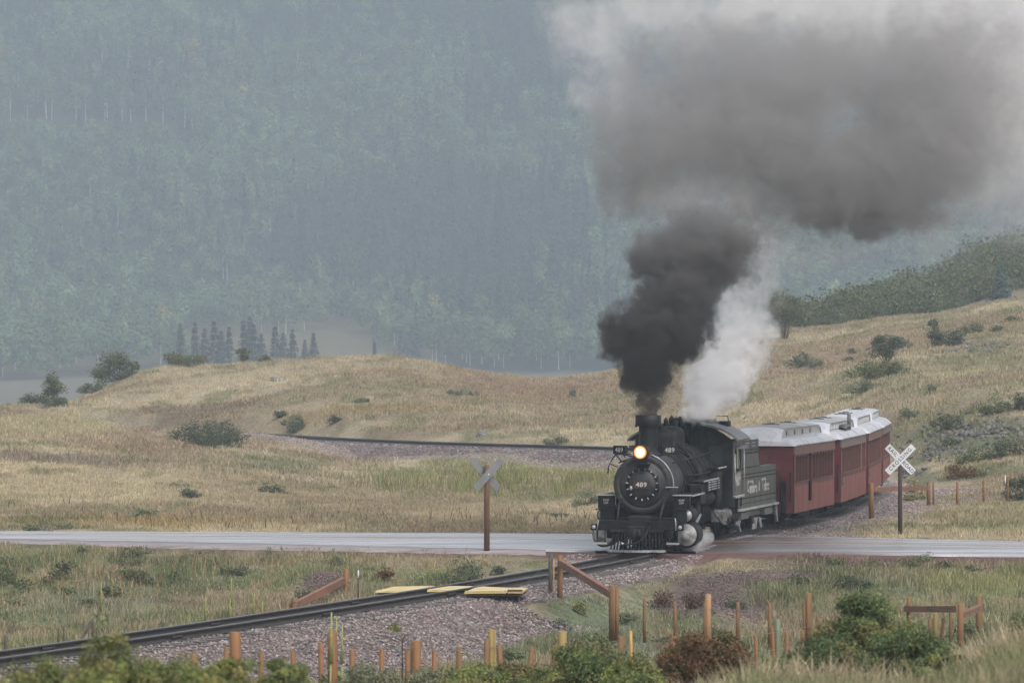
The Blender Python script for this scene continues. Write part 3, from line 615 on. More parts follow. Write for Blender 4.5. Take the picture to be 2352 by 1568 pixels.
def shrub(name, label, cat, x, y, w, h, cols, seed, shape='dome', leaf=None, nleaf=None, nclump=None, Y=None, top=None, group=None, twig=None, ntw=14, twr=.012, spread=.55, out=1.05, depth=None):
    """x, y: where its foot shows; w, h in frame units; scaled to metres at its own distance"""
    if Y is None:
        X, Yy, z = hit(x, y)
        if Yy > 700:
            q = np.linspace(330, 440, 80); g_ = (q, np.abs(ground_z(dpx(x, q), q)-dpz(y, q))); Yy = float(q[g_[1].argmin()]); X = dpx(x, Yy); z = gz(X, Yy)
    else: X, Yy = dpx(x, Y), Y; z = gz(X, Yy)
    sc = Yy/FP; W, H = w*sc, h*sc
    if top is not None: H = dpz(top, Yy)-z
    px = 2.3*sc                     # metres per rendered pixel
    leaf = leaf or max(.05, px*1.6); area = W*H*.7
    nleaf = nleaf or int(min(26000, max(500, area/(leaf**2*.32)*3.2))); nclump = nclump or int(min(90, max(10, area/(leaf*4)**2*.5+8)))
    rng = np.random.default_rng(seed); root = empty(name, (X, Yy, z-.03), rng.uniform(-.3, .3))
    D = depth or W*.9
    me, cs = foliage_mesh("foliage", rng, W, D, H, nclump, nleaf, leaf, cols, shape, spread)
    link("foliage", me, root)
    tw = MB()
    for k in rng.choice(len(cs), min(ntw, len(cs)), replace=False):
        c = cs[k]*out; b = (c[0]*.12, c[1]*.12, 0); m = ((b[0]+c[0])*.5+rng.normal(0, .04*W), (b[1]+c[1])*.5, c[2]*.5)
        tw.tube([b, m, tuple(c)], max(twr, px*.35)*1.5, 5, r2=max(twr*.3, px*.12))
    tw.build("stems", twig or M_twig, root)
    tag(root, label, cat, group); return root
def far_tree(name, label, x, y, w, h, kind, seed, Y=None, group=None, nleaf=None):
    if Y is None: X, Yy, z = hit(x, y)
    else: X, Yy = dpx(x, Y), Y; z = gz(X, Yy)
    sc = Yy/FP; W, H = w*sc*(2.9 if name == 'spruce_tree' else 1.35), dpz(y-h, Yy)-z; rng = np.random.default_rng(seed); root = empty(name, (X, Yy, z-.05)); px = 2.3*sc
    if kind == 'spruce':
        V, F, C = spruce_geo(rng, W, H, nleaf or 900, max(px*1.6, .2), ((.030,.045,.032) if name != 'blue_spruce' else (.075,.11,.10)))
        link("crown", np_mesh("crown", V, F, M_leaf, C), root); MB().tube([(0,0,0),(0,0,H*.95)], W*.035, 6, r2=W*.008).build("trunk", M_bark, root)
    tag(root, label, "tree", group); return root
def spruce_geo(rng, W, H, n, leaf, col):
    t = rng.uniform(0, 1, n)**1.35; tier = np.round(t*13)/13; t = t*.78+tier*.22
    rad = ((1-t)*.92+.06)*W/2*(.85+.3*rng.uniform(0, 1, n)); a = rng.uniform(0, 6.283, n); q = rng.uniform(.15, 1, n)**.6
    # a handful of boughs reach further out
    bough = np.floor(a*1.9+tier*9); rad = rad*(.45+.95*hsh(bough, tier*13, 5))*(.75+.45*fbm(a*1.3, t*6, 9, 2))
    z = H*(.06+.94*t)-rad*q*.28
    P = np.stack([np.cos(a)*rad*q, np.sin(a)*rad*q, z], 1); V, F = quads(P, leaf*rng.uniform(.7, 1.5, n), rng, .4, nrm=np.stack([np.cos(a), np.sin(a), np.full(n, .75)], 1), jit=.35)
    C = np.array(col)[None]*rng.uniform(.6, 1.5, (n, 1)); return V, F, np.repeat(C, 4, 0)
def aspen_geo(rng, W, H, n, leaf, col):
    m = 7; cs = rng.normal(0, .3, (m, 3)); cs[:, 2] = rng.uniform(-.7, .8, m); k = rng.integers(0, m, n); dv = rng.normal(size=(n, 3)); dv /= np.linalg.norm(dv, axis=1)[:, None]
    P = cs[k]+dv*.52*(rng.uniform(.3, 1, n)**.4)[:, None]; nr = P*1.0+dv*.4; P = P*np.array((W*.5, W*.5, H*.32))+np.array((0, 0, H*.60)); V, F = quads(P, leaf*rng.uniform(.6, 1.4, n), rng, nrm=nr, jit=.3)
    C = np.array(col)[None]*rng.uniform(.65, 1.4, (n, 1)); return V, F, np.repeat(C, 4, 0)
def forest(name, label, trees, geos, seed, trunks=None):
    """trees: (n,4) X,Y,z,scale plus tint; many trees in one far-off mass"""
    rng = np.random.default_rng(seed); which = rng.integers(0, len(geos), len(trees)); Vs = []; Cs = []
    for g, (V, F, C) in enumerate(geos):
        T = trees[which == g]; n = len(T)
        if not n: continue
        a = rng.uniform(0, 6.28, n); c, s = np.cos(a)[:, None], np.sin(a)[:, None]; sc = T[:, 3:4]
        X = (V[None, :, 0]*c-V[None, :, 1]*s)*sc+T[:, 0:1]; Y = (V[None, :, 0]*s+V[None, :, 1]*c)*sc+T[:, 1:2]; Z = V[None, :, 2]*sc*T[:, 7:8]+T[:, 2:3]
        Vs.append(np.stack([X, Y, Z], -1).reshape(-1, 3)); Cs.append((C[None]*T[:, None, 4:7]).reshape(-1, 3))
    V = np.vstack(Vs); C = np.vstack(Cs); o = link(name, np_mesh(name, V, np.arange(len(V)).reshape(-1, 4), M_leaf, C)); tag(o, kind='stuff', label=label, cat="forest")
def build_forests():
    rng = np.random.default_rng(99)
    gx, gy = np.meshgrid(np.arange(-300, 301, 6.3), np.arange(1445, 2290, 8.2)); gx = gx+rng.uniform(-3.2, 3.2, (gx.shape[0], 1)); X = gx.ravel()+rng.uniform(-2.3, 2.3, gx.size); Y = gy.ravel()+rng.uniform(-3, 3, gx.size); k = np.abs(X/Y) < .128; X, Y = X[k], Y[k]; xd = X/Y*FP+1176
    b = 1604+14*(fbm(X/30, Y/30, 2)-.5)*5
    b = np.where(xd > 820, b-150*sstep(700, 1060, xd), b); keep = np.where(xd < 1080+60*(fbm(Y/40, X/40, 3)-.5), Y > b, Y > 1450)
    keep |= (Y > 1452) & (Y < 1600) & (xd < 410+140*(fbm(X/25, Y/25, 4)-.4))
    rows = [(hit(240, 290)[1], 20, 445, 17), (hit(500, 655)[1], 440, 540, 12), (hit(760, 690)[1], 700, 820, 10)]
    for Yr, xa, xb, dp in rows: keep &= ~((Y < Yr-1) & (Y > Yr-dp*1.6) & (xd > xa) & (xd < xb))
    keep &= fbm(X/14, Y/20, 83) < .80
    X, Y = X[keep], Y[keep]; n = len(X); xd = X/Y*FP+1176; z = ground_z(X, Y)
    tall = np.zeros(n, bool)
    for Yr, xa, xb, dp in rows: tall |= (Y > Yr-2) & (Y < Yr+9) & (xd > xa) & (xd < xb)
    sp = fbm(X/55, Y/110, 12)+.25*np.exp(-((xd-850)/500)**2-((Y-1750)/140)**2) - .3*((Y < 1560) & (xd < 500))+(rng.uniform(-.12, .12, n)); isp = (sp > .60) & ~tall
    tint = (.55+.9*fbm(X/18, Y/30, 14))[:, None]*rng.uniform(.65, 1.4, (n, 1))*np.ones((1, 3)); aut = rng.uniform(0, 1, n) < .012; tint[aut] *= np.array((2.1, 1.25, .7))
    hv = rng.uniform(.75, 1.25, n); hv[tall] = 1.35
    T = np.concatenate([np.stack([X, Y, z-.3, rng.uniform(.8, 1.25, n)], 1), tint, hv[:, None]], 1)
    ga = [aspen_geo(rng, 7.4, 13.0, 200, .95, (.10,.145,.065)) for _ in range(5)]; gs = [spruce_geo(rng, 6.6, 14.0, 170, .9, (.035,.052,.036)) for _ in range(4)]
    forest("aspen_forest", "hazy green aspen forest covering the far mountainside", T[~isp], ga, 3)
    forest("spruce_forest", "dark spruces massed among the aspens on the far mountainside", T[isp], gs, 4)
    # pale aspen trunks
    A = T[~isp]; tr = A[rng.uniform(0, 1, len(A)) < .06+.6*sstep(.6,.72,fbm(A[:,0]/45,A[:,1]/25,66))+1.0*tall[~isp]]; m = len(tr); V = np.empty((m, 6, 3)); hh = tr[:, 3]*9.0*tr[:, 7]; r = .14*tr[:, 3]
    for k, (cx, cy_) in enumerate(((1, 0), (-.5, .87), (-.5, -.87))):
        V[:, k] = np.stack([tr[:, 0]+cx*r, tr[:, 1]+cy_*r, tr[:, 2]], 1); V[:, 3+k] = np.stack([tr[:, 0]+cx*r*.4+hh*.03*np.sin(tr[:, 0]*7), tr[:, 1]+cy_*r*.4, tr[:, 2]+hh], 1)
    i = (np.arange(m)*6)[:, None]; F = np.concatenate([np.concatenate([i+a, i+(a+1) % 3, i+3+(a+1) % 3, i+3+a], 1) for a in range(3)])
    o = link("aspen_trunks", np_mesh("aspen_trunks", V.reshape(-1, 3), F, M_aspenbark)); tag(o, kind='stuff', label="thin pale aspen trunks in the mountain forest", cat="forest")
    # a stand of bare white trunks above clear ground: the row seen high on the slope
    # scrub oak on the ridge beyond the meadow
    n = 1500; Y = rng.uniform(440, 640, n); xd = rng.uniform(1830, 2700, n); X = dpx(xd, Y); z = ground_z(X, Y); lim = 425+60*np.clip((xd-1800)/550, 0, 1)
    k = Y > lim; X, Y, z, xd = X[k], Y[k], z[k], xd[k]; n = len(X)
    fg = [foliage_mesh("tmp", rng, 4.6, 4.6, 3.0, 16, 620, .25, OAKG, 'dome', .8)[0] for _ in range(4)]
    geos = []
    for me in fg:
        V = np.empty(len(me.vertices)*3, dtype=np.float32); me.vertices.foreach_get("co", V); C = np.empty(len(me.vertices)*4, dtype=np.float32); me.color_attributes["tint"].data.foreach_get("color", C)
        geos.append((V.reshape(-1, 3), None, C.reshape(-1, 4)[:, :3])); bpy.data.meshes.remove(me)
    T = np.concatenate([np.stack([X, Y, z-.3, rng.uniform(.5, 1.15, n)*(1+.3*sstep(500, 600, Y))], 1), (.72+.6*fbm(X/12, Y/20, 8))[:, None]*np.ones((1, 3)), rng.uniform(.8, 1.2, (n, 1))], 1)
    forest("scrub_oak_thicket", "dense green scrub oak thicket along the ridge above the tan meadow", T, geos, 9)
build_forests()

SP = "spruces standing in the valley below the mountain"
for i, (x, y, w, h, lb) in enumerate([
 (448,838,40,98,"hazy dark spruce at the edge of the pale aspen stand"),(492,838,52,100,"tallest dark spruce of the valley group"),(526,838,34,88,"slim spruce between two taller ones in the valley group"),
 (560,838,42,104,"dark pointed spruce near the middle of the valley group"),(582,836,46,92,"broad spruce touching its neighbour in the valley group"),(632,830,48,80,"ragged greyish spruce past the end of the dark valley group"),
 (672,826,36,70,"thin sparse spruce beside the ragged greyish one"),(720,826,34,62,"small spruce standing alone at the foot of the pale meadow"),(860,822,20,36,"little spruce in the pale sloping meadow near the forest edge"),(414,812,34,70,"faded spruce rising behind the aspen stand"),(470,838,44,84,"dark spruce filling the gap before the tallest one"),(508,838,40,78,"shorter dark spruce tucked beside the tallest one"),(574,838,44,110,"highest spire at the middle of the valley group"),(600,836,40,70,"low dark spruce at the shoulder of the middle group"),(650,828,38,64,"half bare spruce between the greyish one and the thin one"),(700,826,26,46,"short spruce beside the lone one at the meadow foot")]):
    far_tree("spruce_tree", lb, x, y, w, h, 'spruce', 200+i, Y=1050+i*9, group=SP, nleaf=3000)
far_tree("blue_spruce", "single blue grey spruce above the tan meadow among green scrub oak", 2298, 684, 58, 86, 'spruce', 250, Y=446, nleaf=3200)
SH = [
 ("oak_shrub","large rounded twin-crowned oak shrub on the hill's shoulder","shrub",272,872,104,66,OAKG,'dome'),
 ("oak_shrub","wide low oak shrub on the hill crest in front of the spruces","shrub",420,843,100,36,OAKG,'dome'),
 ("small_tree","little round-topped tree on the hill crest right below the spruces","tree",556,828,34,34,OAKG,'mop'),
 ("oak_shrub","tiny bush on the hill crest beside the little round-topped tree","shrub",612,824,28,13,OAKG,'dome'),
 ("small_tree","upright dark green shrub with a bulging top at the foot of the hill","tree",126,932,40,74,OAKG,'mop'),
 ("oak_shrub","dark bush spreading round the foot of the upright shrub","shrub",122,934,72,32,DKG,'dome'),
 ("oak_shrub","greyish bush just behind the upright shrub","shrub",82,926,64,28,GRYG,'dome'),
 ("oak_shrub","low scrubby bush on the slope below the large twin-crowned shrub","shrub",216,902,64,24,OAKG,'dome'),
 ("willow_bush","very wide dark grey-green bush in front of the far railway","bush",470,1028,178,60,DKG,'dome'),
 ("round_bush","round dark bush on the bank above the far railway","bush",671,992,54,38,DKG,'dome'),
 ("round_bush","small bush just behind the round dark bush on the far bank","bush",648,957,28,16,DKG,'dome'),
 ("round_bush","small ball-shaped bush further along the bank above the far railway","bush",770,972,30,23,DKG,'dome'),
 ("low_bush","flat dark bush on the open hillside above the far railway","bush",1062,910,72,14,GRYG,'dome'),
 ("low_bush","little dark bush on the golden patch of the hill","bush",828,924,40,10,GRYG,'dome'),
 ("low_bush","grey-green bush beside the far railway near the locomotive","bush",1280,1025,58,17,DKG,'dome'),
 ("low_bush","small sprig of a bush on the rusty hillside","bush",1315,914,16,16,GRYG,'dome'),
 ("low_bush","flattened grey bush behind a darker one in the meadow","bush",410,1122,48,15,GRYG,'dome'),
 ("low_bush","dark green bush in the tan meadow beyond the road","bush",436,1144,48,22,DKG,'dome'),
 ("low_bush","low dark bush alone in the meadow in line with the wide dark bush","bush",622,1132,60,18,DKG,'dome'),
 ("low_bush","grey leafy bush beside the locomotive beyond the road","bush",1350,1167,60,42,GRYG,'dome'),
 ("low_bush","small pale bush between the crossing sign and the locomotive","bush",1285,1189,36,15,GRYG,'dome'),
 ("low_bush","small dark bush by the far side of the road at the picture's edge","bush",110,1216,110,14,GRYG,'dome'),
 ("low_bush","thin scrub patch in the gold grass beyond the road","bush",330,1192,60,26,GRYG,'dome'),
 ("hill_bush","dark bush pair's bigger half on the tan slope behind the train","bush",1838,845,52,34,GRYG,'dome'),
 ("hill_bush","dark bush pair's smaller half on the tan slope behind the train","bush",1878,847,34,20,GRYG,'dome'),
 ("small_tree","bushy small tree halfway up the slope behind the coaches","tree",2038,838,70,68,DKG,'mop'),
 ("hill_bush","spreading green thicket at the foot of the small hillside tree","bush",2020,868,140,40,OAKG,'dome'),
 ("hill_bush","dark thicket above the grey rock patch on the slope","bush",2172,797,88,44,DKG,'dome'),
 ("small_tree","crooked little tree at the end of the dark hillside thicket","tree",2146,770,24,36,DKG,'mop'),
 ("hill_bush","olive bush uphill of the dark thicket","bush",2232,768,50,26,OAKG,'dome'),
 ("hill_bush","tiny dark bush, the upper of two dots on the slope","bush",1958,813,16,12,DKG,'dome'),
 ("hill_bush","tiny dark bush, the lower of two dots on the slope","bush",1952,830,18,10,DKG,'dome'),
 ("hill_bush","narrow upright bush on the slope below the thicket","bush",2138,907,20,28,GRYG,'dome'),
 ("hill_bush","faint grey-green scrub above the roof of the last coach","bush",1985,902,76,24,GRYG,'dome'),
 ("hill_bush","dark bush above the rocky bank at the picture's edge","bush",2352,945,60,40,DKG,'dome'),
 ("hill_bush","small bush high on the tan slope near the scrub ridge","bush",2290,765,34,18,OAKG,'dome'),
 ("hill_bush","green bush at the top of the slope by the picture's edge","bush",2330,740,46,18,OAKG,'dome'),
 ("ridge_tree","tall leafy tree behind the white steam where the slope meets the scrub","tree",1802,780,84,106,OAKG,'mop'),
 ("low_bush","dark leafy bush behind the posts of the far fence","bush",2345,1150,80,56,DKG,'dome'),
 ("low_bush","reddish brown twiggy bush behind the far fence","bush",2215,1098,90,30,BRNB,'dome'),
 ("low_bush","yellow-green flowering bush at the far fence's brace","bush",2100,1150,50,48,[(.24,.22,.09),(.18,.19,.08),(.28,.24,.12)],'dome'),
 ("hill_bush","green bush crowning the rocky bank above the far fence","bush",2290,950,70,34,OAKG,'dome'),
 ("hill_bush","dark scrub on the face of the rocky bank","bush",2180,985,80,30,DKG,'dome'),
 ("hill_bush","dark green scrub lower on the rocky bank beside the picture's edge","bush",2310,1050,100,40,DKG,'dome'),
 ("hill_bush","leafy scrub between the crossing sign and the rocky bank","bush",2235,1065,80,30,OAKG,'dome'),
 ("hill_bush","grey-green clump on the open slope between the two dots and the thicket","bush",2075,800,60,24,GRYG,'dome'),
 ("hill_bush","faint bush low on the slope just above the rocky bank","bush",2090,960,50,20,GRYG,'dome'),
 ("low_bush","bushy growth on the rocky bank beside the line","bush",2180,1030,70,26,OAKG,'dome'),
]
for i, (nm, lb, ct, x, y, w, h, cl, shp) in enumerate(SH): shrub(nm, lb, ct, x, y, w*1.22, h*1.05, [tuple(1.15*q for q in c) for c in cl], 300+i, shp, depth=None, group='bushes and small trees scattered over the hills and meadow')
def place_small_weeds():
    for i, (x, y, w, h, cl, lb) in enumerate([
     (1062,1346,96,62,[(.09,.115,.06),(.13,.15,.09)],"grey-green brushy weed clump behind the yellow cattle guard"),(985,1338,80,26,[(.14,.19,.07),(.20,.24,.12)],"bright leafy weeds behind the yellow cattle guard"),
     (1145,1320,34,22,GRYG,"small weed clump close to the rails beyond the cattle guard"),(880,1335,60,30,BRNB,"reddish brown dead weeds by the thin metal post"),
     (905,1448,30,18,BUSHG,"little green plant on the ballast slope"),(1600,1395,70,40,[(.09,.06,.045),(.12,.08,.06)],"dry brown brush against the dark spoil heap"),(1520,1400,60,40,[(.09,.06,.045),(.12,.07,.05)],"dry brown brush behind the sloping fence beam"),
     (700,1385,70,34,DKG,"dark weedy clump under the sloping timber brace"),(615,1290,40,18,GRYG,"small dark weed on the bank above the brace"),(330,1345,70,26,DKG,"low dark green weeds on the near bank"),(540,1320,80,22,DKG,"patch of dark green weeds halfway along the near bank"),(770,1300,50,16,GRYG,"grey weed on top of the dark spoil heap"),
     (1290,1450,50,30,[(.15,.17,.11),(.12,.14,.08)],"sage-coloured clump below the fence corner post"),(1330,1410,40,24,BUSHG,"light green weed inside the fence corner"),(2120,1290,60,20,[(.17,.20,.12),(.14,.17,.09)],"pale green weed mound on the road shoulder"),(1690,1400,60,22,DKG,"green weeds at the end of the dark spoil heap"),(1960,1350,90,30,DKG,"dark green weed patch below the road shoulder"),
     (1840,1340,60,20,OAKG,"weedy clump on the edge of the grey rubble"),(1020,1215,30,10,GRYG,"dark tuft right at the far edge of the road"),(900,1380,30,12,BUSHG,"small tuft against the near rail")]):
        shrub("weed_clump", lb, "weeds", x, y, w, h, cl, 400+i, 'dome', ntw=10, spread=.7, group='weed clumps around the railway')
place_small_weeds()
# foreground bushes, near the lens
FB = [(90,1500,330,37,BUSHG),(250,1440,210,36,BUSHG),(395,1468,230,38,BUSHG),(540,1500,220,36,BUSHG),(650,1490,130,39,BUSHG),(-40,1540,200,34,BUSHG),(460,1530,330,31,BUSHG),(180,1525,300,30,BUSHG)]
FL = ["blurred yellow-green bush at the bottom, second from the edge of the picture","tallest blurred yellow-green bush in front of the rails","blurred green bush overlapping the tallest one","blurred bush in front of the first thick fence post","blurred bush tip nearest the ballast slope","blurred bush cut by the picture's edge and corner","lowest blurred bush under the thick post","lowest blurred bush nearest the lens below the tallest one"]
for i, (x, tp, w, Y, cl) in enumerate(FB):
    shrub("leafy_bush", FL[i], "bush", x, 0, w*1.25, 0, cl, 500+i, 'dome', leaf=.023, nleaf=27000, nclump=130, Y=Y, top=tp-10, ntw=60, group='bushes close to the viewpoint', twr=.004, spread=.50, out=1.2, depth=1.2)
RB = [("leafy_bush","bright green leafy bush in front of the row of short posts",1090,1508,120,60,BUSHG,None,6000),("leafy_bush","brownish green bush joined to the bright green one",1180,1515,100,61,BRNB+BUSHG,None,5000),
 ("leafy_bush","broad green bush in front of the corner of the fence",1345,1465,200,58,BUSHG+ROSE,None,13000),("leafy_bush","green bush tip between the broad bush and the brown one",1450,1490,130,57,BUSHG,None,7000),
 ("brown_bush","reddish brown twiggy bush with dying leaves",1625,1442,215,60,BRNB,M_twigred,13000),("leafy_bush","yellowish bush at the foot of the brown twiggy bush",1775,1510,130,57,BUSHG,None,7000),
 ("rose_bush","big dark green leafy bush in front of the fence, tallest on that side",1985,1358,230,58,ROSE,None,22000),("rose_bush","dark green bush forming the lower flank of the big one",1900,1455,200,55,ROSE,None,13000),("rose_bush","green bush spilling down toward the dry grass",2085,1420,190,56,ROSE,None,14000),
 ("leafy_bush","lighter yellow-green bush at the end of the dark bushes",2165,1495,150,50,BUSHG+ROSE,None,8000),("rose_bush","dark bush by the end of the timber brace",2345,1400,110,82,ROSE,None,9000),("flowering_bush","bush dotted with yellow flowers beside the dark end bush",2330,1445,90,78,BUSHG+[(.45,.36,.04)],None,6000),("rose_bush","small bush bottom centre between thick and thin posts",1050,1535,100,56,BUSHG,None,4000),("sage_bush","pale sage clump behind the second thick post",845,1518,130,66,[(.17,.18,.11),(.22,.21,.13),(.13,.15,.09)],None,4000),("sage_bush","pale sage clump among thin posts beside the bent rod",985,1530,110,64,[(.17,.18,.11),(.20,.19,.11),(.12,.14,.08)],None,3500),("leafy_bush","low green bush behind the leaning thin posts",1240,1528,130,60,BUSHG+ROSE,None,5000)]
for i, (nm, lb, x, tp, w, Y, cl, tw, nl) in enumerate(RB):
    shrub(nm, lb, "bush", x, 0, w*1.35, 0, cl, 600+i, 'dome', leaf=.030, nleaf=int(nl*2.4), nclump=80, Y=Y, top=tp-6, group='bushes in front of the near fence', ntw=40, twr=.005, spread=.6, out=1.152, twig=tw, depth=2.0)
def undergrowth():
    rng = np.random.default_rng(55); geos = []
    for q in range(4):
        me = foliage_mesh("tmp", rng, .9, .7, .42, 9, 420, .07, [(.085,.105,.05),(.11,.13,.06),(.07,.08,.045)], 'dome', .75)[0]
        V = np.empty(len(me.vertices)*3, dtype=np.float32); me.vertices.foreach_get("co", V); C = np.empty(len(me.vertices)*4, dtype=np.float32); me.color_attributes["tint"].data.foreach_get("color", C)
        geos.append((V.reshape(-1, 3), None, C.reshape(-1, 4)[:, :3])); bpy.data.meshes.remove(me)
    def scat(name, label, n, y0, y1, smin, smax, col, sd):
        X, Y = wedge(rng, n, y0, y1, .13); k = (rng.uniform(0, 1, len(X)) < sstep(.42, .66, fbm(X/5, Y/9, sd))) & (grassy(X, Y) > .35); dt, _ = d_track(X, Y); k &= (np.abs(dt) > 3.4) & ((Y < road_near(X)-1.5) | (Y > road_far(X)+1.0)); X, Y = X[k], Y[k]; m = len(X)
        T = np.concatenate([np.stack([X, Y, ground_z(X, Y)-.04, rng.uniform(smin, smax, m)], 1), np.array(col)[None]*rng.uniform(.7, 1.4, (m, 1)), rng.uniform(.6, 1.3, (m, 1))], 1)
        forest(name, label, T, geos, sd)
    scat("undergrowth", "small dark green weeds dotted through the near grass", 900, 62, 144, .35, 1.0, (1, 1, .95), 61)
undergrowth()
def mulleins():
    M_stalk = pmat("mullein_stalk", (.20,.22,.07), .9, var=.3, scale=30); lst = [(757,1405,1575,72,"green flower spike leaning on a thick fence post"),(770,1415,1450,95,"thin yellow flower spike on the ballast behind the thick fence post"),(783,1432,1470,95,"shorter yellow flower spike beside the thin one"),(529,1325,1388,120,"tall flower spike on the bank beyond the rails"),(526,1372,1400,118,"short flower spike next to the tall one on the bank"),(470,1370,1415,116,"slender flower spike standing alone on the bank"),(581,1360,1390,118,"flower spike with a thick head near the sloping brace"),(600,1375,1395,119,"little flower spike beside the thick-headed one"),(230,1335,1400,118,"tall leafy green stalk on the bank")]
    for i, (x, t, b, Y, lb) in enumerate(lst):
        X = dpx(x, Y); z = gz(X, Y)-.03; H = dpz(t, Y)-z; m = MB().tube([(0,0,0),(.02,0,H*.55)], .018, 6, r2=.016); o = empty("mullein_plant", (X, Y, z))
        m.build("stalk", M_stalk, o); MB().tube([(.02,0,H*.5),(.02,0,H*.75),(.03,0,H)], .035, 7, r2=.012).build("flower_spike", M_stalk, o)
        rng = np.random.default_rng(700+i); V, F = quads(np.stack([rng.normal(0, .09, 26), rng.normal(0, .09, 26), rng.uniform(.02, H*.45, 26)], 1), np.full(26, .16), rng); link("leaves", np_mesh("leaves", V, F, M_leaf, np.repeat(np.array([(.16,.20,.09)])*np.ones((26, 1)), 4, 0)), o)
        tag(o, lb, "plant", "tall flower spikes near the rails")
mulleins()
def rocks():
    rng = np.random.default_rng(31); Ps = []
    for x, y, rx, ry, n in ((2250,985,130,26,260),(2160,1030,70,30,200),(2230,795,90,20,220),(2090,1085,40,8,60)):
        xs = x+rng.normal(0, .5, n)*rx; yy = y+rng.normal(0, .5, n)*ry
        for a, b in zip(xs[:n], yy[:n]): Ps.append(hit(a, b, 180, 420))
    P = np.array(Ps); n = len(P); s = rng.uniform(.06, .24, n)*np.where(P[:, 1] > 300, 1.2, 1); C = np.array((.085,.08,.074))*rng.uniform(.5, 1.8, (n, 1))
    o = link("rock_rubble", stones("rock_rubble", P, s, C, M_stone, 8)); tag(o, kind='stuff', label="broken grey rock strewn over the bank and slope beside the line", cat="rubble")
    for x, y, w, h, lb in ((1105,1003,26,15,"lone grey boulder in the rusty grass above the far railway"),(630,876,28,11,"dark flat boulder near the top of the straw-coloured hill")):
        X, Y, z = hit(x, y); sc = Y/FP; import bmesh
        bm = bmesh.new(); bmesh.ops.create_icosphere(bm, subdivisions=3, radius=1)
        for v in bm.verts:
            k = 1+.35*(float(fbm([v.co.x*1.7+5], [v.co.y*1.7+v.co.z*2.3], 6)[0])-.5)*2; v.co = Vector((v.co.x*w*sc/2*k, v.co.y*w*sc/2*k, max(v.co.z, -.2)*h*sc*k*.9))
        me = bpy.data.meshes.new("boulder"); bm.to_mesh(me); bm.free(); me.materials.append(pmat("boulder_stone", (.14,.13,.13), .85, var=.4, scale=3, bump=.8, bscale=6))
        o = link("boulder", me, None, (X, Y, z)); tag(o, lb, "rock")
rocks()
# ---------------------------------------------------------------- rolling stock
def frame_at(Xf, Yf, slope): return Xf, Yf, -math.atan(slope)
BLK = pmat("black_engine_paint", (.0045,.005,.0055), .55, var=.35, scale=5, stain=(.03,.03,.032), stainamt=.4, stainscale=3.0, rvar=.12, bump=.15, bscale=14, spec=.2)
BLK2 = pmat("sooty_black_iron", (.008,.008,.0085), .68, var=.4, scale=9, stain=(.055,.052,.048), stainamt=.4, stainscale=4.0, rvar=.15, bump=.3, bscale=20, spec=.2)
GRAPH = pmat("graphite_smokebox", (.011,.011,.012), .62, var=.3, scale=4, stain=(.055,.045,.038), stainamt=.5, stainscale=3.0, rvar=.1, bump=.15)
SILV = pmat("bare_silver_metal", (.34,.34,.36), .5, .5, var=.25, scale=6, stain=(.12,.11,.10), stainamt=.5)
EDGE = pmat("white_painted_edge", (.30,.30,.30), .5, var=.35, scale=8, stain=(.1,.1,.1), stainamt=.6)
WHT = pmat("white_lettering_paint", (.42,.41,.39), .5, var=.15); DKGLS = pmat("dark_window_glass", (.03,.035,.04), .08, var=.1)
CABG = pmat("grey_black_sheet_steel", (.046,.048,.050), .45, var=.25, scale=3, stain=(.11,.11,.105), stainamt=.5, stainscale=1.5, rvar=.12, stretch=(1,1,.4))
ROOFB = pmat("dark_grey_cab_roof", (.10,.10,.105), .5, var=.3, scale=3)
COAL = pmat("coal", (.014,.014,.015), .35, var=.5, scale=12, bump=1.0, bscale=12)
PLATE = pmat("dark_number_plate", (.03,.012,.012), .4)
def lampmat():
    m, n, out = newmat("lit_headlamp"); e = n.nodes.new("ShaderNodeEmission"); tc = n.nodes.new("ShaderNodeTexCoord"); mp = n.nodes.new("ShaderNodeMapping"); mp.inputs['Location'].default_value = (0, -1.0, -2.96)
    ln = n.nodes.new("ShaderNodeVectorMath"); ln.operation = 'LENGTH'; n.links.new(tc.outputs['Object'], mp.inputs[0]); n.links.new(mp.outputs[0], ln.inputs[0])
    cr = n.nodes.new("ShaderNodeValToRGB"); cr.color_ramp.elements[0].position = .06; cr.color_ramp.elements[0].color = (1, .80, .48, 1); cr.color_ramp.elements[1].position = .17; cr.color_ramp.elements[1].color = (.34, .085, .012, 1)
    n.links.new(ln.outputs['Value'], cr.inputs[0]); n.links.new(cr.outputs[0], e.inputs[0]); e.inputs[1].default_value = 2.6
    n.links.new(e.outputs[0], out.inputs[0]); return m
LIT = lampmat()
